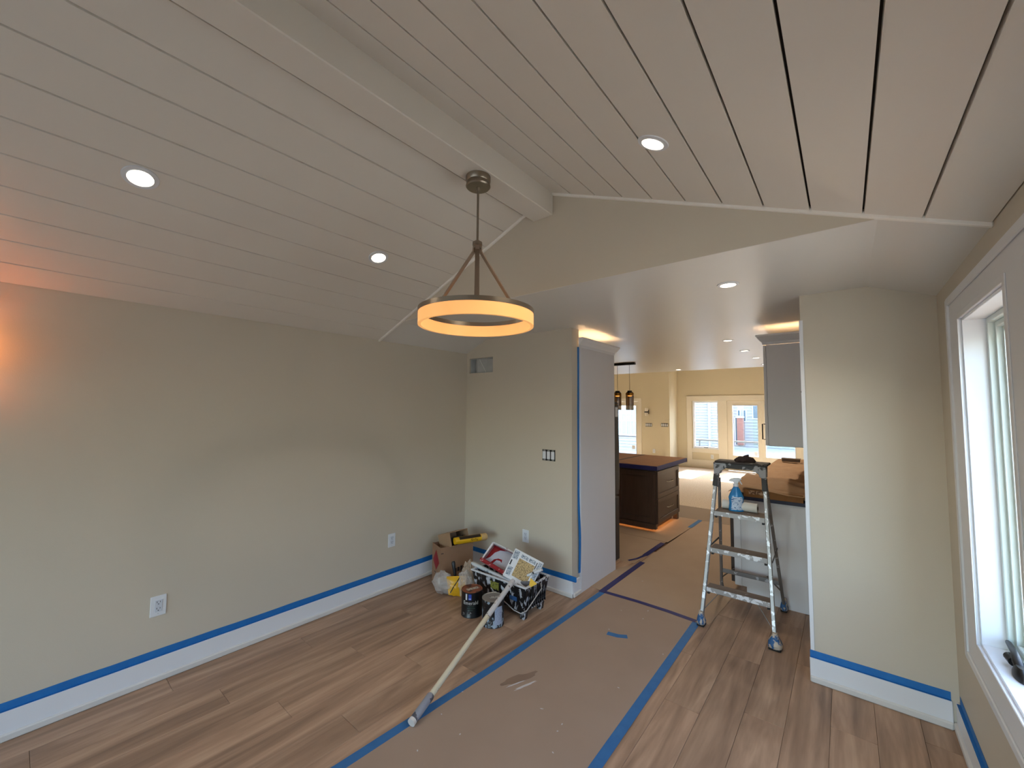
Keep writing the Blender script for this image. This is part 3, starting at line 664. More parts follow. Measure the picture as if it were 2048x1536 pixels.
struct(B(-6.3, 4.9, -.06, -6.2, YD+.1, 2.95), 'wall_far_side', FW)
struct(B(-6.3, 4.8, -.06, XL-.12, 4.9, 2.95), 'wall_far_return', FW)
struct(B(1.5, 7.6, -.06, 1.6, YF+.1, 2.95).box(-.14, 7.5, -.06, 1.6, 7.6, 2.95), 'wall_far_right', FW)
ftm = MB(); th = .02
ftm.box(-3.53, YF-th, .0, -3.396, YF, 2.02).box(-3.396, YF-th, 1.88, -.86, YF, 2.02).box(-2.705, YF-th, 0, -2.49, YF, 1.88).box(-.86, YF-th, 0, -.74, YF, 2.02)
ftm.box(-3.396, YF-th, .43, -2.705, YF, .54).box(-3.396, YF-th, 0, -2.705, YF, .235)
struct(ftm, 'trim_6', FT, bevel=.002, label='cream trim around the far window and glass doors')
wf = thing('window_4', None, None, (-3.01, YF, .54), kind='structure')
q = MB()
for e0, e1, yy0, yy1 in ((0, .03, -.012, .07), (.028, .056, .02, .06)):
    x0, x1, z0, z1 = -3.372+e0, -2.68-e0, .54+e0, 1.882-e0; g = e1-e0
    q.box(x0, YF+yy0, z0, x0+g, YF+yy1, z1).box(x1-g, YF+yy0, z0, x1, YF+yy1, z1).box(x0+g, YF+yy0, z0, x1-g, YF+yy1, z0+g).box(x0+g, YF+yy0, z1-g, x1-g, YF+yy1, z1)
q.build('window_frame', TRIM, wf, bevel=.002)
B(-3.316, YF+.03, .596, -2.736, YF+.035, 1.826).build('pane', GLASS, wf)
B(-3.08, YF-.012, .565, -2.98, YF+.02, .585).build('window_lock', BLACK, wf)
def glass_door(n, x0, x1, gx0, gx1, y=YF, zt=1.855, z0=.40, z1=1.763):
    d = thing('door_%d' % n, None, None, ((x0+x1)/2, y, 0), kind='structure')
    B(x0, y+.01, .012, gx0, y+.06, zt).box(gx1, y+.01, .012, x1, y+.06, zt).box(gx0, y+.01, .012, gx1, y+.06, z0).box(gx0, y+.01, z1, gx1, y+.06, zt).build('door_leaf', FT, d, bevel=.002)
    e = .02
    MB().box(gx0, y+.002, z0, gx0+e, y+.066, z1).box(gx1-e, y+.002, z0, gx1, y+.066, z1).box(gx0+e, y+.002, z0, gx1-e, y+.066, z0+e).box(gx0+e, y+.002, z1-e, gx1-e, y+.066, z1).build('glazing_bead', TRIM, d)
    B(gx0+e, y+.03, z0+e, gx1-e, y+.036, z1-e).build('pane', GLASS, d)
    return d
d1 = glass_door(1, -2.488, -1.69, -2.371, -1.752)
d2 = glass_door(2, -1.688, -.862, -1.617, -.966)
B(-1.87, YF+.026, .43, -1.79, YF+.0295, .54).build('pane_sticker', WPLAST, d1)
d3 = glass_door(3, -5.458, -4.692, -5.36, -4.745, y=YD, z0=.30, z1=1.757)
B(-4.90, YD+.026, .46, -4.80, YD+.0295, .57).build('pane_sticker', WPLAST, d3)
MB().box(dr_, YD-.02, 0, dr_+.1, YD, 1.95).box(dl-.1, YD-.02, 0, dl, YD, 1.95).box(dl, YD-.02, 1.86, dr_, YD, 1.95).build('door_casing', FT, d3, bevel=.002)
struct(B(-3.79, YF-.014, 0, -3.53, YF, .12), 'baseboard_far', FT)
portal((-3.01, YF+.12, 1.2), (0, -1, 0), .7, 1.4); portal((-1.67, YF+.12, .95), (0, -1, 0), 1.65, 1.85); portal((-5.07, YD+.12, .95), (0, -1, 0), .8, 1.85)
outlet('wall_outlet', (-4.24, YD, .45), (0, -1, 0), 'small white outlet on the far wall right of the glass door', G1, detail=False)
outlet('wall_outlet', (-2.88, YF, .335), (0, -1, 0), 'small white outlet under the far window', G1, detail=False)
gang('wall_switch', (-4.382, YD, 1.185), (0, -1, 0), 4, 'bare row of white switches below the far wall sconce', pitch=.048)
gang('wall_switch', (-3.93, YD, 1.195), (0, -1, 0), 4, 'bare row of white switches beside the far wall corner', pitch=.048)
def sconce(p, n, label, lum=None):
    n = Vector(n); u = Vector((0, 0, 1)).cross(n); T = Matrix.Translation(Vector(p)) @ Matrix((u, n, (0, 0, 1))).transposed().to_4x4()
    s = thing('wall_sconce', label, 'wall lamp', Vector(p)-Vector((0, 0, .11)))
    MB(T).box(-.03, 0, -.06, .03, .018, .06).box(-.012, .016, -.012, .012, .06, .012).build('wall_bracket', BLACK, s)
    MB(T).box(-.05, .045, -.018, .05, .15, .014).build('band', BLACK, s, bevel=.003)
    m = lum or M('frosted_glass', (226, 216, 200), .4)
    MB(T).lathe([(.042, -.11), (.042, .11), (.036, .11), (.036, -.11)], (0, .1, 0), 24, close=True).build('glass_shade', m, s, smooth=True)
    return T, s
sconce((-4.40, YD, 1.556), (0, -1, 0), 'black and frosted glass wall sconce on the far wall')
T, s = sconce((XL, -.165, 1.87), (1, 0, 0), 'lit wall sconce on the left wall at the picture edge', M('lit_sconce_glass', (255, 220, 180), .4, emit=((255, 158, 92), 9)))

# ------------------------------------------------------------------ step ladder
la = thing('step_ladder', 'paint splattered aluminium step ladder with three steps', 'step ladder', (-.65, 3.65, 0))
FL0, FL1 = Vector((-.885, 3.352, .035)), Vector((-.812, 3.63, 1.165)); FR0, FR1 = Vector((-.418, 3.352, .035)), Vector((-.492, 3.63, 1.165))
RL0, RL1 = Vector((-.885, 4.005, .03)), Vector((-.812, 3.672, 1.06)); RR0, RR1 = Vector((-.430, 4.005, .03)), Vector((-.488, 3.672, 1.06))
for a, b_ in ((FL0, FL1), (FR0, FR1)): MB().bar(a, b_, .024, .034).build('front_rail', ALU, la, bevel=.003)
for a, b_ in ((RL0, RL1), (RR0, RR1)): MB().bar(a, b_, .02, .026).build('rear_leg', M('ladder_rear', (128, 124, 122), .5, .5, spat=(26, (190, 190, 192), .62)), la, bevel=.003)
def rail_x(z, s): 
    a, b_ = (FL0, FL1) if s < 0 else (FR0, FR1); return a.lerp(b_, (z-a.z)/(b_.z-a.z))
for z, dep in ((.272, .095), (.548, .13), (.816, .17)):
    a, b_ = rail_x(z, -1), rail_x(z, 1)
    x0, x1 = a.x+.012, b_.x-.012; y0 = a.y-.012
    stp = B(x0, y0+.003, z-.006, x1, y0+dep, z).build('step', STEPTOP, la, bevel=.001)
    B(x0, y0-.002, z-.034, x1, y0+.003, z+.001).box(x0, y0+dep-.003, z-.03, x1, y0+dep, z-.006).build('step_lip', ALU, stp, bevel=.001)
    for sx in (x0+.012, x1-.012): B(sx-.008, y0+.004, z-.05, sx+.008, y0+.03, z-.006).build('step_bracket', BLACK, stp)
tp = B(-.822, 3.575, 1.188, -.458, 3.735, 1.204).build('top_cap', M('ladder_cap', (52, 44, 40), .6, spat=(20, (120, 112, 104), .58)), la, bevel=.004)
ap = MB()
arc = []
for k in range(7):
    tt = k/6*math.pi/2; arc.append((-.79+.075*(1-math.cos(tt)), 1.10+.052*math.sin(tt)))
poly = [(-.835, 1.09), (-.835, 1.19), (-.475, 1.19), (-.475, 1.09)]+[(-.652*2-x_, z_) for x_, z_ in arc]+[(x_, z_) for x_, z_ in arc[::-1]]
MB().prism([(-.832, 1.10), (-.79, 1.10), (-.782, 1.125), (-.745, 1.148), (-.56, 1.148), (-.522, 1.125), (-.514, 1.10), (-.472, 1.10), (-.47, 1.19), (-.834, 1.19)], 'y', 3.588, 3.66).build('top_bracket', ALUTOP, tp, bevel=.004)
for s in (-1, 1):
    a, b_ = rail_x(1.0, s), rail_x(1.10, s)
    MB().bar(a, b_, .034, .05).build('hinge_sleeve', ALUTOP, la, bevel=.003)
    r0, r1 = (RL0, RL1) if s < 0 else (RR0, RR1)
    pz = rail_x(.53, s); pb_ = r0.lerp(r1, (.53-r0.z)/(r1.z-r0.z))
    MB().bar(pz+Vector((s*.016, 0, 0)), pb_+Vector((s*.014, 0, 0)), .004, .014).build('spreader', BLACK, la)
    q0 = r0.lerp(r1, .13)
    MB().bar(q0, Vector((-.655+s*.12, q0.y-.01, q0.z+.10)), .008, .012).build('diagonal_brace', STEEL, la)
    MB().bar(rail_x(.10, s), Vector((-.655+s*.11, 3.44, .25)), .004, .008).build('front_brace', STEEL, la)
qa, qb = RL0.lerp(RL1, .2), RR0.lerp(RR1, .2)
MB().bar(qa, qb, .012, .034, (0, 1, 0)).build('rear_crossbar', M('ladder_rear', (128, 124, 122)), la, bevel=.002)
FOOT = M('taped_foot', (44, 92, 140), .6, spat=(22, (190, 176, 158), .5)); RUB = M('rubber', (24, 22, 22), .8)
for p, s in ((FL0, 1.15), (FR0, 1.6), (RL0, .9), (RR0, 1.0)):
    f = MB().lathe([(.016*s, .0), (.026*s, .01), (.028*s, .03), (.022*s, .05), (.016, .09), (.0165, .1)], (p.x, p.y, .004), 14, sy=1.25)
    f.v = [(v[0]+.006*noise.noise((v[0]*40, v[1]*40, v[2]*30)), v[1]+.006*noise.noise((v[0]*40+9, v[1]*40, v[2]*30)), v[2]) for v in f.v]
    fo = f.build('foot', FOOT, la, smooth=True)
    B(p.x-.022*s, p.y-.03*s, .002, p.x+.022*s, p.y+.03*s, .014).build('rubber_pad', RUB, fo, bevel=.003)
# things on the ladder
rag = thing('rag', 'crumpled dark brown rag on top of the step ladder', 'rag', (-.62, 3.65, 1.204))
mb = MB().lathe([(0, .0), (.05, .0), (.058, .012), (.045, .03), (.02, .04), (0, .042)], (-.62, 3.645, 1.204), 20, sx=1.3, sy=.9)
mb.v = [(v[0]+.012*noise.noise((v[0]*30, v[1]*30, v[2]*30)), v[1], v[2]+(.014*noise.noise((v[0]*34, v[1]*30, 2)) if v[2] > 1.21 else 0)) for v in mb.v]
RAG = M('rag_brown', (58, 42, 38), .9, mott=(40, (40, 28, 26), .3))
mb.build('cloth', RAG, rag, smooth=True)
MB().tube([(-.615, 3.64, 1.235), (-.60, 3.64, 1.25), (-.592, 3.64, 1.262)], [.022, .014, .004], 10).build('cloth_peak', RAG, rag, smooth=True)
SH = .8165; bp_ = at(1473, 1021.5, 'z', SH)
sb = thing('spray_bottle', 'blue spray bottle with white trigger standing on the top ladder step', 'spray bottle', (bp_.x, bp_.y, SH))
BLUE = M('blue_liquid_plastic', (34, 112, 172), .2, mott=(9, (52, 140, 196), .3))
A = YAW-.25
MB().lathe([(.052, 0), (.056, .006), (.054, .03), (.05, .06), (.053, .09), (.055, .105), (.046, .13), (.034, .155), (.025, .175), (.018, .185), (.016, .192)], (bp_.x, bp_.y, SH), 28, sx=1, sy=.58, ang=A).build('bottle', BLUE, sb, smooth=True)
ca_, sa_ = math.cos(A), math.sin(A); Tb = Matrix.Translation((bp_.x, bp_.y, SH)) @ Matrix.Rotation(A, 4, 'Z')
LBL = M('bottle_label', (190, 204, 222), .4, spat=(75, (74, 110, 160), .56), stretch=(.5, 1, 1.6))
def lab(u, v):
    z = .012+.1*v; w = [(.012, .046), (.03, .045), (.06, .0405), (.09, .0445), (.112, .038)]
    for k in range(4):
        if w[k][0] <= z <= w[k+1][0]+1e-6: hw = w[k][1]+(w[k+1][1]-w[k][1])*(z-w[k][0])/(w[k+1][0]-w[k][0])
    x_ = hw*(2*u-1)*.93; rr = [(0, .0555), (.03, .0545), (.06, .0505), (.09, .0535), (.106, .0555), (.13, .0465)]
    for k in range(5):
        if rr[k][0] <= z <= rr[k+1][0]+1e-6: r_ = rr[k][1]+(rr[k+1][1]-rr[k][1])*(z-rr[k][0])/(rr[k+1][0]-rr[k][0])
    return Tb @ Vector((x_, -.58*math.sqrt(max(1e-6, r_*r_-x_*x_))-.0008, z))
MB().grid(lab, 14, 12).build('label', LBL, sb, smooth=True)
h = MB(Tb); h.lathe([(.0165, .188), (.019, .19), (.019, .208), (.013, .212), (.012, .222)], n=18).build('collar', WPLAST, sb, smooth=True)
h = MB(Tb).prism([(-.048, .236), (-.046, .228), (-.02, .226), (-.012, .214), (.014, .214), (.022, .236), (.044, .25), (.03, .255), (0, .258), (-.03, .25)], 'y', -.013, .013); h.build('trigger_head', WPLAST, sb, bevel=.003)
MB(Tb).tube([(.026, 0, .24), (.034, 0, .222), (.044, 0, .206)], [.006, .005, .004], 8).build('trigger', WPLAST, sb, smooth=True)
rl0, rl1 = Vector((-.79, 3.682, SH+.036)), Vector((-.545, 3.672, SH+.036))
pr_ = thing('paper_roll', 'white paper roll lying behind the blue spray bottle', 'paper roll', (-.66, 3.66, SH))
MB().tube([rl0, rl1], .035, 24, caps=False).build('roll', M('roll_white', (218, 214, 206), .8), pr_, smooth=True)
q = MB(); ax_ = (rl1-rl0).normalized(); 
for p, s in ((rl0, 1), (rl1, -1)):
    up_ = Vector((0, 0, 1)); sd = ax_.cross(up_)
    vs = [p+(up_*math.cos(t)+sd*math.sin(t))*r for r in (.035, .017) for t in (2*math.pi*k/24 for k in range(24))]
    q.add(vs, [(k, (k+1) % 24, 24+(k+1) % 24, 24+k) for k in range(24)])
q.build('roll_end', M('roll_white', (218, 214, 206)), pr_)
MB().tube([rl0+ax_*.001, rl1-ax_*.001], .017, 18, caps=False).build('core', M('roll_core', (70, 50, 40), .9), pr_, smooth=True)

# ------------------------------------------------------------------ cardboard boxes in the corner
def obox_open(T, w, d_, h, t_, mat):
    """open-top box, local x 0..w, y 0..d, z 0..h"""
    m = MB(T); m.box(0, 0, 0, w, d_, t_).box(0, 0, t_, w, t_, h).box(0, d_-t_, t_, w, d_, h).box(0, t_, t_, t_, d_-t_, h).box(w-t_, t_, t_, w, d_-t_, h); return m
ub = Vector((.308, .952, 0)).normalized(); nb = Vector((.952, -.308, 0)).normalized(); Bc = Vector((-2.875, 2.52, .001))
Tx = Matrix.Translation(Bc) @ Matrix((ub, -nb, (0, 0, 1))).transposed().to_4x4()
bx = thing('cardboard_box', 'open brown cardboard box standing in the corner', 'cardboard box', Bc+ub*.165-nb*.095)
obox_open(Tx, .33, .19, .34, .006, CARD).build('carton', CARD, bx, bevel=.001)
MB(Tx).prism([(.022+.073, .12), (.022+.146, .2), (.022+.073, .30), (.022, .2)], 'x', -.0012, -.0002).build('red_diamond', M('diamond_red', (134, 24, 28), .6), bx)
m = MB(Tx)
for k in range(4): m.prism([(.04+.01*k, .02+.022*k), (.10+.01*k, .03+.022*k), (.10+.01*k, .037+.022*k), (.04+.01*k, .029+.022*k)], 'x', -.0012, -.0002)
m.build('printed_lines', M('print_black', (34, 26, 24), .7), bx)
m = MB(Tx); m.box(.006, -.0012, .285, .03, -.0002, .291)
for k in range(5): m.box(.14+.03*k, -.0012, .10+.004*(k % 2), .162+.03*k, -.0002, .135+.006*(k % 3))
m.build('printed_text', M('print_black', (34, 26, 24)), bx)
u2 = Vector((.103, .995, 0)).normalized(); n2 = Vector((.995, -.103, 0)).normalized(); tl = math.radians(18)
n3 = (n2*math.cos(tl)+Vector((0, 0, 1))*math.sin(tl)).normalized(); z3 = n3.cross(u2).normalized()
if z3.z < 0: z3 = -z3
S0 = Vector((-2.815, 2.60, .345))
Ts = Matrix.Translation(S0) @ Matrix((u2, n3, z3)).transposed().to_4x4()
sb2 = thing('small_carton', 'small open carton tipped on its side on the large box', 'carton', S0+u2*.1-n2*.1)
m = MB(Ts); tk = .005; w_, d_, h_ = .21, .19, .125
m.box(0, -d_, 0, w_, 0, tk).box(0, -d_, h_-tk, w_, 0, h_).box(0, -d_, tk, tk, 0, h_-tk).box(w_-tk, -d_, tk, w_, 0, h_-tk).box(tk, -d_, tk, w_-tk, -d_+tk, h_-tk)
m.build('carton', M('carton_tan', (158, 126, 96), .8), sb2, bevel=.0008)
MB(Ts).box(.03, -.15, .01, w_-.03, -.05, h_*.6).build('carton_filler', BPLAST, sb2)
pk0, pk1 = at(915, 1080, 'y', 2.66), at(986, 1083, 'y', 2.98)
pk0 = S0+u2*.03+n3*.0+Vector((0, 0, .045)); dirp = (Vector((.30, .95, -.03))).normalized()
yp = thing('roller_cover_pack', 'yellow roller cover pack sticking out of the small carton', 'roller cover pack', pk0+dirp*.17-Vector((0, 0, .035)))
YEL = M('yellow_wrap', (222, 172, 26), .35)
MB().tube([pk0, pk0+dirp*.06, pk0+dirp*.25, pk0+dirp*.27], [.030, .033, .033, .033], 20).build('wrapper', YEL, yp, smooth=True)
MB().tube([pk0+dirp*.268, pk0+dirp*.325, pk0+dirp*.335], [.0325, .033, .028], 20).build('roller_nap', M('nap', (214, 176, 120), .9, bump=(120, .8)), yp, smooth=True)
sdp = dirp.cross(Vector((0, 0, 1))).normalized(); upp = sdp.cross(dirp)
def band(t0, t1, a0, a1, r_):
    m = MB(); vs = []
    for j in range(2):
        for i in range(9):
            a = a0+(a1-a0)*i/8; vs.append(pk0+dirp*(t0 if j == 0 else t1)+(sdp*math.cos(a)+upp*math.sin(a))*r_)
    return m.add(vs, [(i, i+1, 10+i, 9+i) for i in range(8)])
band(.04, .262, .45, 1.5, .0338).build('black_stripe', M('wrap_black', (40, 26, 14), .4), yp, smooth=True)
def pk_bend(c):
    a = .0-c.y/.034; return pk0+dirp*(.19-c.x)+(sdp*math.cos(a)+upp*math.sin(a))*.0342
text_mb('Purdy', .034, None, bend=pk_bend).build('lettering', M('wrap_black', (40, 26, 14)), yp)

# ------------------------------------------------------------------ paint cans
def can(cx, cy, label, lidmat, body, ang):
    t_ = thing('paint_can', label, 'paint can', (cx, cy, 0), 'paint cans beside the roller tub')
    MB().lathe([(.081, .002), (.0835, .0), (.0835, .006), (.0815, .009), (.0815, .178), (.0835, .181), (.0835, .187), (.079, .190), (.075, .187)], (cx, cy, 0), 40).build('can_body', body, t_, smooth=True)
    MB().lathe([(.082, .1875), (.0825, .1905), (.078, .191), (.074, .186), (.066, .186), (.064, .1885), (0, .1885)], (cx, cy, 0), 40).build('lid', lidmat, t_, smooth=True)
    return t_
def arc_label(cx, cy, a0, a1, z0, z1, r_=.0822, n=10):
    vs = [(cx+r_*math.cos(a0+(a1-a0)*i/n), cy+r_*math.sin(a0+(a1-a0)*i/n), z) for z in (z0, z1) for i in range(n+1)]
    return MB().add(vs, [(i, i+1, n+2+i, n+1+i) for i in range(n)])
c1x, c1y = -2.323, 2.369; c2x, c2y = -2.098, 2.366
k1 = can(c1x, c1y, 'black paint can lettered Emerald with a rust coloured lid', M('lid_rust', (132, 72, 44), .45, spat=(20, (70, 34, 24), .55)), M('can_black', (20, 22, 24), .3), 0)
fa = math.atan2(-c1y, -c1x)     # angle facing the camera
def bend1(c): a = fa-.12+c.x/.0824; return Vector((c1x+.0824*math.cos(a), c1y+.0824*math.sin(a), .112+c.y))
text_mb('Emerald', .038, None, bend=bend1).build('lettering', M('can_white', (206, 206, 204), .5), k1)
arc_label(c1x, c1y, fa-.34, fa-.04, .135, .178).build('blue_logo', M('can_blue', (44, 70, 160), .4), k1)
arc_label(c1x, c1y, fa-.30, fa-.08, .14, .148, .0826).build('logo_bar', M('can_pale', (150, 164, 210), .4), k1)
for z0, a0, a1 in ((.086, -.35, .2), (.072, -.45, .3), (.058, -.4, .1)):
    arc_label(c1x, c1y, fa+a0, fa+a1, z0, z0+.003).build('print_line', M('can_green', (62, 92, 82), .5), k1)
arc_label(c1x, c1y, fa-.3, fa-.02, .03, .046).build('print_block', M('can_print', (30, 30, 32), .5, spat=(90, (190, 190, 190), .52)), k1)
arc_label(c1x, c1y, fa-.95, fa-.7, .018, .036).build('print_block', M('can_print', (30, 30, 32)), k1)
arc_label(c1x, c1y, fa-.62, fa-.46, .135, .185, .0828).build('paint_drip', M('drip', (206, 208, 212), .4), k1)
Tl = Matrix.Translation((c1x, c1y, .1889)) @ Matrix.Rotation(fa+math.pi/2+.45, 4, 'Z')
LIDL = M('lid_label', (192, 178, 160), .7, spat=(120, (70, 56, 50), .55))
MB(Tl).box(-.045, -.02, 0, .055, .014, .0012).build('lid_label', LIDL, k1)
k2 = can(c2x, c2y, 'dripped paint can with a bare metal lid under the white pole', M('lid_metal', (150, 148, 142), .3, .45), M('can_dripped', (22, 24, 28), .35, spat=(24, (150, 166, 180), .575)), 0)
fb = math.atan2(-c2y, -c2x)
arc_label(c2x, c2y, fb+.16, fb+.95, .022, .15).build('paper_label', M('can_label_blue', (164, 176, 196), .5, spat=(60, (140, 152, 176), .55), stretch=(1, 1, 4)), k2)
arc_label(c2x, c2y, fb-.35, fb-.0, .03, .05).build('print_block', M('can_print', (30, 30, 32)), k2)
Tl = Matrix.Translation((c2x, c2y, .1889)) @ Matrix.Rotation(fb+math.pi/2+.06, 4, 'Z')
MB(Tl).box(-.03, -.018, 0, .062, .014, .0012).build('lid_label', M('lid_label_grey', (186, 184, 180), .7, spat=(110, (90, 90, 92), .55)), k2)

# ------------------------------------------------------------------ roller tub
TX0, TX1, TY0, TY1, TH = -2.47, -1.905, 2.515, 2.83, .25
tu = thing('roller_tub', 'black rectangular roller tub caked with white paint', 'paint tub', ((TX0+TX1)/2, (TY0+TY1)/2, 0))
def ring(z, g, t_=0): return [Vector((TX0+g+t_, TY0+g+t_, z)), Vector((TX1-g-t_, TY0+g+t_, z)), Vector((TX1-g-t_, TY1-g-t_, z)), Vector((TX0+g+t_, TY1-g-t_, z))]
m = MB(); R0, R1, R2, R3 = ring(.055, .03), ring(TH, 0), ring(TH, 0, .008), ring(.065, .03, .008)
vs = R0+R1+R2+R3
m.add(vs, [(3, 2, 1, 0)]+[(a*4+i, a*4+(i+1) % 4, (a+1)*4+(i+1) % 4, (a+1)*4+i) for a in range(3) for i in range(4)]+[(12, 13, 14, 15)])
m.build('tub_body', SPLAT, tu, bevel=.006, seg=2)
m = MB()
o1, o2 = ring(TH, -.008), ring(TH+.012, -.008); i1, i2 = ring(TH, .010), ring(TH+.012, .010)
m.add(o1+o2+i2+i1, [(a*4+i, a*4+(i+1) % 4, ((a+1) % 4)*4+(i+1) % 4, ((a+1) % 4)*4+i) for a in range(4) for i in range(4)])
m.build('tub_rim', RIMSP, tu, bevel=.003)
for lx in (TX0+.035, TX1-.075):
    for ly in (TY0+.03, TY1-.07):
        MB().hexa([Vector((lx+a*.04, ly+b_*.04, 0)) for a, b_ in ((0, 0), (1, 0), (1, 1), (0, 1))], [Vector((lx+a*.055-.007, ly+b_*.055-.007, .06)) for a, b_ in ((0, 0), (1, 0), (1, 1), (0, 1))]).build('tub_foot', SPLAT, tu, bevel=.004)
for k in range(9):
    y_ = TY0+.05+k*.027
    B(TX1-.022, y_, .08, TX1-.004, y_+.008, .225).build('tub_rib', SPLAT, tu, bevel=.002)
MB().tube([(TX1+.005, TY0+.19, .235), (TX1+.035, TY0+.16, .215), (TX1+.02, TY0-.01, .105), (TX1-.01, TY0-.04, .085), (TX1-.07, TY0-.05, .095), (TX1-.28, TY0-.03, .155), (TX1-.34, TY0-.01, .172)], .0042, 8).build('wire_handle', M('wire_handle', (178, 176, 172), .4, .4), tu, smooth=True)
MB().tube([(TX1-.19, TY0-.039, .128), (TX1-.28, TY0-.031, .157)], .013, 12).build('handle_grip', RIMSP, tu, smooth=True)
T = Matrix(((1, 0, 0, TX0+.25), (0, 1, .12, TY0+.012), (0, 0, 1, .145), (0, 0, 0, 1)))
B(TX0+.21, TY0+.0, .165, TX0+.295, TY0+.006, .222).build('yellow_label', M('tub_label', (126, 126, 48), .6, spat=(60, (60, 60, 30), .58)), tu)
B(TX0+.40, TY0+.010, .13, TX0+.47, TY0+.018, .16).build('blue_patch', M('tub_blue', (52, 96, 150), .6), tu)
# white pole leaning on the tub
P0, P1 = Vector((-1.742, 1.354, .022)), Vector((-2.022, 2.512, .286)); pv = (P1-P0)
po = thing('extension_pole', 'long white extension pole leaning from the floor onto the tub', 'extension pole', P0)
WOODP = M('pole_cream', (208, 198, 172), .5, spat=(22, (92, 74, 60), .70), stretch=(1, 1, 1))
POLEW = M('pole_paint', (205, 204, 204), .5, spat=(28, (110, 96, 84), .60))
MB().tube([P0+pv*.135, P0+pv*.66], .0165, 16).build('pole_shaft', WOODP, po, smooth=True)
MB().tube([P0+pv*.655, P0+pv*.985, P0+pv], [.0178, .0185, .015], 16).build('pole_sleeve', POLEW, po, smooth=True)
MB().tube([P0+pv*.012, P0+pv*.02, P0+pv*.13, P0+pv*.137], [.0195, .021, .021, .0185], 16).build('grip', M('pole_grip', (140, 142, 150), .5, spat=(16, (70, 70, 78), .58)), po, smooth=True)
MB().tube([P0, P0+pv*.014], .021, 16).build('grip_end', M('grip_cap', (206, 202, 196), .6), po, smooth=True)

# ------------------------------------------------------------------ things lying in the tub
def quadbox(c4, th_, n):
    """c4: four world points, extruded by -n*th_"""
    return MB().hexa([Vector(p)-n*th_ for p in c4], [Vector(p) for p in c4])
def lerp4(c4, u, v): return c4[0].lerp(c4[1], u).lerp(c4[3].lerp(c4[2], u), v)
nT = Vector((.48, -.66, .60)).normalized(); pT = Vector((-2.20, 2.66, .37))
C4 = [onplane(u, v, pT, nT) for u, v in ((987, 1083), (1046, 1112), (1016, 1154), (960, 1120))]   # TL TR BR BL
tr = thing('paint_tray', 'white paint tray smeared with dark red paint leaning in the tub', 'paint tray', (C4[0]+C4[2])/2-Vector((0, 0, .1)))
def sub(u0, u1, v0, v1, off=0): return [lerp4(C4, u, v)+nT*off for u, v in ((u0, v0), (u1, v0), (u1, v1), (u0, v1))]
TRW = M('tray_white', (212, 212, 214), .4, spat=(24, (150, 40, 48), .64)); TRR = M('tray_red', (132, 18, 30), .3, spat=(44, (206, 160, 162), .62)); TRG = M('tray_floor', (172, 172, 182), .4)
m = MB(); rimw = .055
for s_ in (sub(0, 1, 0, rimw), sub(0, rimw, rimw, 1-rimw), sub(1-rimw, 1, rimw, 1-rimw)): m.add(quadbox(s_, .012, nT).v, quadbox(s_, .012, nT).f)
m.build('tray_rim', TRW, tr, bevel=.004)
quadbox(sub(-.02, 1.0, .86, 1.02, .012), .03, nT).build('front_lip', TRR, tr, bevel=.006)
quadbox(sub(.05, .95, .05, .9, -.045), .004, nT).build('tray_floor', TRG, tr)
def wallq(a, b_): return MB().hexa([a, b_, b_-nT*.045, a-nT*.045], [p-( (C4[0]+C4[2])/2-p).normalized()*.003 for p in (a, b_, b_-nT*.045, a-nT*.045)])
inn = sub(.05, .95, .05, .9)
m = MB()
for i in range(4):
    w_ = wallq(inn[i], inn[(i+1) % 4]); m.add(w_.v, w_.f)
m.build('tray_wall', TRR, tr)
m = MB()
for pts in ([(.06, .06), (.5, .06), (.3, .16), (.2, .35), (.16, .62), (.06, .82)], [(.26, .84), (.30, .62), (.40, .50), (.52, .48), (.56, .60), (.48, .56), (.38, .60), (.33, .84)]):
    ps = [lerp4(C4, u, v)-nT*.0445 for u, v in pts]; k = len(ps)
    m.add([p for p in ps]+[p-nT*.001 for p in ps], [tuple(range(k))]+[(i, (i+1) % k, k+(i+1) % k, k+i) for i in range(k)])
m.build('red_paint', M('red_paint', (128, 14, 26), .2), tr)
nP = Vector((.50, -.66, .56)).normalized(); pP = Vector((-2.05, 2.66, .38))
D4 = [onplane(u, v, pP, nP) for u, v in ((1031, 1096), (1088, 1126), (1060, 1182), (1005, 1150))]
lp = thing('tray_liner_pack', 'white printed liner pack with tan panel beside the red tray', 'liner pack', (D4[0]+D4[2])/2-Vector((0, 0, .1)))
quadbox(D4, .03, nP).build('pack_body', M('pack_white', (214, 216, 218), .5), lp, bevel=.003)
def onp(u0, u1, v0, v1, mat, nm, off=.0012):
    quadbox([lerp4(D4, u, v)+nP*off for u, v in ((u0, v0), (u1, v0), (u1, v1), (u0, v1))], .001, nP).build(nm, mat, lp)
PT = M('pack_tan', (186, 160, 112), .7, spat=(170, (92, 74, 54), .56)); PB = M('pack_print', (206, 212, 216), .6, spat=(220, (84, 98, 116), .5)); PDK = M('pack_dark', (40, 40, 48), .6)
onp(.26, .80, .24, .86, PT, 'tan_panel'); onp(.28, .52, .08, .2, PB, 'print_block'); onp(.55, .78, .08, .2, PB, 'print_block'); onp(.03, .2, .05, .34, PB, 'print_block')
onp(.05, .2, .62, .92, PB, 'print_block'); onp(.86, .97, .06, .3, PB, 'print_block'); onp(.86, .97, .42, .9, PB, 'print_block'); onp(.81, .835, .1, .34, PDK, 'print_bar'); onp(.04, .08, .4, .58, PDK, 'print_bar')
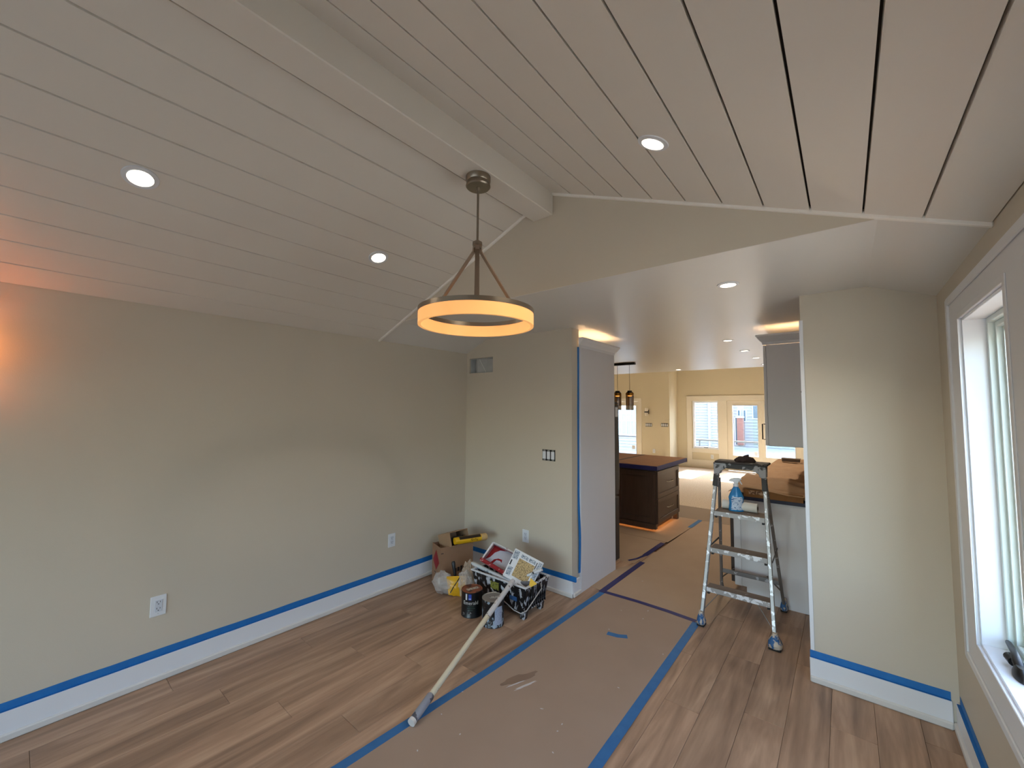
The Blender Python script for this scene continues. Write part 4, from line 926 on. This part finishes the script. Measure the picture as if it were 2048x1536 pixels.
# white painted stick across the tub
s0, s1 = at(944, 1126, 'y', 2.60), at(1034, 1171, 'y', 2.545)
st = thing('painting_stick', 'white paint caked roller handle lying across the tub', 'roller handle', (s0+s1)/2-Vector((0, 0, .02)))
MB().tube([s0, s0.lerp(s1, .08), s0.lerp(s1, .52)], [.012, .018, .018], 14).build('handle_tube', M('stick_white', (206, 212, 216), .45, spat=(20, (140, 150, 158), .62)), st, smooth=True)
MB().tube([s0.lerp(s1, .51), s0.lerp(s1, .97), s1], [.0195, .017, .008], 14).build('handle_sleeve', RIMSP, st, smooth=True)
# roller frame and grey roller
r0, r1 = at(1084, 1139, 'y', 2.68), at(1034, 1160, 'y', 2.62)
rf = thing('paint_roller', 'paint covered roller frame lying over the liner pack', 'roller frame', (r0+r1)/2-Vector((0, 0, .03)))
MB().tube([r0, r0.lerp(r1, .45), r1], [.013, .011, .015], 12).build('frame_handle', RIMSP, rf, smooth=True)
MB().tube([r1, r1+Vector((-.02, -.02, -.04)), r1+Vector((.02, -.03, -.09))], .006, 8).build('frame_wire', BLACK, rf, smooth=True)
g0 = at(1046, 1169, 'y', 2.60)
gr = thing('grey_roller', 'grey lump of a used roller cover in the tub', 'roller cover', g0-Vector((0, 0, .03)))
m = MB().tube([g0+Vector((-.035, .01, .0)), g0+Vector((-.03, .01, .0)), g0+Vector((.05, .04, -.01)), g0+Vector((.056, .042, -.01))], [.02, .036, .036, .02], 20)
m.build('nap_cover', M('grey_nap', (120, 122, 128), .9, mott=(20, (86, 88, 94), .25), bump=(60, .6)), gr, smooth=True)
MB().tube([g0+Vector((-.04, .009, 0)), g0+Vector((-.034, .011, 0))], .012, 12).build('end_cap', BPLAST, gr)
y0_ = at(1066, 1168, 'y', 2.58)
yt = thing('yellow_scraper', 'yellow triangular scraper poking up at the right end of the tub', 'scraper', y0_-Vector((0, 0, .04)))
cr_ = [onplane(u, v, y0_, Vector((.5, -.8, .3)).normalized()) for u, v in ((1061, 1156), (1074, 1168), (1057, 1177))]
nn = Vector((.5, -.8, .3)).normalized()
MB().add([p for p in cr_]+[p-nn*.012 for p in cr_], [(0, 1, 2), (5, 4, 3), (0, 3, 4, 1), (1, 4, 5, 2), (2, 5, 3, 0)]).build('blade', M('scraper_yellow', (226, 178, 44), .5), yt, bevel=.001)
MB().bar((cr_[1]+cr_[2])/2-nn*.006, (cr_[1]+cr_[2])/2-nn*.006+Vector((.0, .0, -.07)), .02, .01).build('handle', BPLAST, yt)

# ------------------------------------------------------------------ plastic bags and yellow pack
FILM = film_mat('clear_film', (216, 210, 204), .34); FILM2 = film_mat('clear_film_dense', (196, 176, 156), .62)
def blob(c, r, seed, amp=.3, n=20, m_=14, freq=9):
    mb = MB(); vs = []
    for j in range(m_+1):
        ph = math.pi*j/m_
        for i in range(n):
            t = 2*math.pi*i/n; d_ = Vector((math.sin(ph)*math.cos(t), math.sin(ph)*math.sin(t), math.cos(ph)))
            k = 1+amp*noise.noise(d_*2.2+Vector((seed, 0, 0)))+amp*.5*noise.noise(d_*freq*.6+Vector((0, seed, 0)))
            p = Vector((c[0]+d_.x*r[0]*k, c[1]+d_.y*r[1]*k, c[2]+d_.z*r[2]*k)); p.z = max(p.z, .002); vs.append(p)
    return mb.add(vs, [(j*n+i, j*n+(i+1) % n, (j+1)*n+(i+1) % n, (j+1)*n+i) for j in range(m_) for i in range(n)])
pbag = thing('plastic_bag', 'crumpled clear plastic bag on the floor in front of the box', 'plastic bag', (-2.74, 2.47, 0))
blob((-2.775, 2.46, .085), (.10, .075, .088), 3, .35).build('bag_film', FILM, pbag, smooth=False)
blob((-2.75, 2.47, .08), (.07, .05, .06), 8, .4).build('bag_fold', FILM, pbag, smooth=False)
pb2 = thing('plastic_bag', 'clear plastic bag bunched between the box and the black tub', 'plastic bag', (-2.60, 2.60, 0))
blob((-2.60, 2.62, .13), (.075, .06, .125), 5, .35).build('bag_film', FILM2, pb2)
blob((-2.555, 2.52, .12), (.06, .06, .10), 15, .4).build('bag_fold', FILM, pb2)
bk = thing('paint_brush', 'black handled brush standing upright in the plastic bag', 'paint brush', (-2.72, 2.56, 0))
MB().tube([(-2.70, 2.55, .10), (-2.725, 2.55, .19), (-2.735, 2.55, .235), (-2.74, 2.55, .25)], [.012, .014, .018, .012], 12).build('brush_handle', BPLAST, bk, smooth=True)
B(-2.725, 2.535, .004, -2.675, 2.56, .10).build('bristle_block', M('bristle', (60, 50, 44), .9), bk, bevel=.004)
yb = thing('yellow_pack', 'creased yellow plastic pack with a black diagonal stripe', 'yellow pack', (-2.60, 2.46, 0))
nY = Vector((.70, -.66, .28)).normalized(); pY = Vector((-2.625, 2.485, .003))
Q4 = [onplane(u, v, pY, nY) for u, v in ((893, 1153), (936, 1151), (930, 1194), (897, 1190))]
YP = M('yellow_plastic', (222, 172, 22), .35, mott=(12, (206, 150, 14), .3))
def ypf(u, v):
    p = lerp4(Q4, u, v); bul = .018*math.sin(math.pi*u)*math.sin(math.pi*v)+.006*noise.noise((u*7, v*7, 1)); 
    return p+nY*bul+Vector((0, 0, .004*math.sin(u*15)*(v > .9)))
mb = MB().grid(ypf, 12, 12); mb.grid(lambda u, v: lerp4(Q4, u, v)-nY*(.03*math.sin(math.pi*u)*math.sin(math.pi*v)+.0005), 12, 12); mb.build('wrapper', YP, yb, smooth=True)
def strp(u, v):
    a, b_ = (.62, .03), (.10, .86); x_ = a[0]+(b_[0]-a[0])*u+.035*v; y_ = a[1]+(b_[1]-a[1])*u+.03*v
    return ypf(x_, y_)+nY*.0012
MB().grid(strp, 12, 1).build('black_stripe', BPLAST, yb)

# ------------------------------------------------------------------ outside: ground, rail, neighbouring houses
GRAV = M('gravel', (170, 168, 166), .9, mott=(9, (180, 178, 176), .1))
tag(B(-40, YF+.11, -.45, 30, 60, -.30).build('ground_outside', GRAV), 'pale gravel ground outside the far doors', 'ground', kind='structure')
LAWN = M('grey_ground', (134, 131, 125), .95, mott=(3, (124, 121, 115), .3))
tag(B(.6, -30, -.45, 40, YF+.1, -.30).build('ground_side', LAWN), 'grey ground beside the house', 'ground', kind='structure')
tag(B(-40, -30, -.45, .6, YB-.12, -.30).build('ground_behind', LAWN), 'grey ground behind the house', 'ground', kind='structure')
tag(B(-7, YF+.12, -.25, 2, 15.2, -.06).build('deck', M('deck_boards', (120, 118, 116), .8)), 'pale deck outside the far glass doors', 'deck')
ra = thing('deck_railing', 'grey railing across the view outside the far windows', 'railing', (-2.5, 15.0, -.06))
B(-7, 14.97, .58, 2, 15.03, .63).build('top_rail', M('rail_grey', (70, 74, 80), .6), ra)
for x_ in (-6.95, -3.9, -.6, 1.95): B(x_-.02, 14.98, -.06, x_+.02, 15.02, .58).build('rail_post', M('rail_grey', (120, 124, 130)), ra)
def siding(x0, x1, y, z0, z1, mat, name, parent, h=.13):
    m = MB(); z = z0
    while z < z1:
        zz = min(z+h, z1); m.add([(x0, y-.045, z), (x1, y-.045, z), (x1, y, zz), (x0, y, zz), (x0, y, z), (x1, y, z)], [(0, 1, 2, 3), (4, 5, 1, 0)]); z += h
    o_ = m.build(name, mat, parent); o_['kind'] = 'stuff'; return o_
SBL = M('siding_blue', (160, 160, 162), .7); SGR = M('siding_green', (152, 158, 150), .7); SLI = M('siding_lilac', (152, 151, 164), .7); HW = M('house_white', (178, 179, 182), .6); WDK = M('far_window', (70, 96, 112), .2)
HY = 21.0
h1 = thing('neighbour_house', 'pale blue sided house seen through the far window', 'house', (-5.4, HY, -.3))
B(-8.2, HY, -.3, -4.62, HY+3, 4.6).build('house_body', SBL, h1)
siding(-8.2, -5.06, HY-.001, -.3, 4.6, SBL, 'siding', h1); siding(-4.93, -4.62, HY-.001, -.3, 4.6, SBL, 'siding', h1)
B(-5.06, HY-.06, -.3, -4.93, HY, 4.6).build('corner_board', HW, h1)
MB().tube([(-5.14, HY-.07, 2.35), (-5.0, HY-.12, 2.2), (-5.0, HY-.12, -.2)], .045, 10).build('downspout', HW, h1)
B(-8.4, HY-.4, 4.6, -4.5, HY+3.2, 4.8).build('roof', M('roof_grey', (110, 110, 116), .8), h1)
H2 = 25.0
h2 = thing('neighbour_house', 'lilac and green sided house with a brick pillar seen through the far glass door', 'house', (-3.5, H2, -.3))
def hx(u): return at(u, 850, 'y', H2-.1).x
def hz(v): return at(1490, v, 'y', H2-.1).z
B(hx(1440), H2, -.3, hx(1700), H2+4, 5.2).build('house_body', HW, h2)
siding(hx(1440), hx(1474), H2-.01, hz(893), 5.2, SLI, 'siding', h2, .16); siding(hx(1489), hx(1505.5), H2-.01, hz(893), 5.2, SBL, 'siding', h2, .16); siding(hx(1505.5), hx(1700), H2-.01, hz(893), 5.2, SGR, 'siding', h2, .16)
B(hx(1476), H2-.35, hz(890), hx(1488), H2, hz(836)).build('brick_pillar', brick_mat('brick', (150, 86, 70), (128, 70, 58), (188, 168, 158), 7), h2)
B(hx(1474.5), H2-.4, hz(836), hx(1489.5), H2, hz(832.5)).build('pillar_cap', HW, h2)
for u0, u1, v0, v1 in ((1476.5, 1479.5, 821, 831), (1488, 1491, 821, 842), (1507, 1516, 812, 836), (1471, 1473, 836, 890)):
    f_ = B(hx(u0)-.06, H2-.06, hz(v1)-.06, hx(u1)+.06, H2, hz(v0)+.06).build('window', HW, h2); B(hx(u0), H2-.075, hz(v1), hx(u1), H2-.055, hz(v0)).build('pane', WDK, f_)
B(hx(1440), H2-.5, 5.2, hx(1700), H2+4.2, 5.4).build('roof', M('roof_grey', (110, 110, 116)), h2)
tag(B(hx(1440), H2-7, -.32, hx(1700), H2-.5, hz(893)-.2).build('stone_terrace', M('terrace_stone', (184, 184, 184), .9, mott=(5, (206, 206, 206), .12), stretch=(1, 1, 4))), 'pale stone terrace wall below the neighbouring house', 'terrace')
H3 = 19.0
h3 = thing('neighbour_house', 'white gridded window and siding of a house behind the left glass door', 'house', (-8.6, H3, -.3))
B(-12, H3, -.3, -8.25+1.0, H3+1.8, 4.4).build('house_body', SBL, h3)
siding(-12, -7.25, H3-.001, -.3, 4.4, SBL, 'siding', h3, .14)
wx0, wx1, wz0, wz1 = at(1236, 850, 'y', H3).x, at(1273, 850, 'y', H3).x, at(1258, 868, 'y', H3).z, at(1258, 815, 'y', H3).z
f_ = B(wx0-.1, H3-.06, wz0-.1, wx1+.1, H3, wz1+.1).build('window', HW, h3)
B(wx0, H3-.065, wz0, wx1, H3-.05, wz1).build('pane', M('far_window_pale', (150, 168, 178), .2), f_)
m = MB()
for k in (1, 2, 3): m.box(wx0+(wx1-wx0)*k/4-.025, H3-.085, wz0, wx0+(wx1-wx0)*k/4+.025, H3-.06, wz1)
m.box(wx0, H3-.088, (wz0*.5+wz1*.5)-.03, wx1, H3-.06, (wz0*.5+wz1*.5)+.03).box(wx0, H3-.088, wz0*.25+wz1*.75-.02, wx1, H3-.06, wz0*.25+wz1*.75+.02)
m.build('muntins', HW, f_)
hr = thing('added_side_house', 'unseen pale house added to soften the light through the side windows', 'house', (10, 1.0, -.3), kind='structure')  # out of view, added to block low sky and soften the window light
B(8.5, -8, -.3, 12, 9, 3.0).build('house_body', M('added_house_wall', (176, 178, 178), .8), hr)
B(8.2, -8.3, 3.0, 12.3, 9.3, 3.2).build('roof', M('roof_grey', (110, 110, 116)), hr)
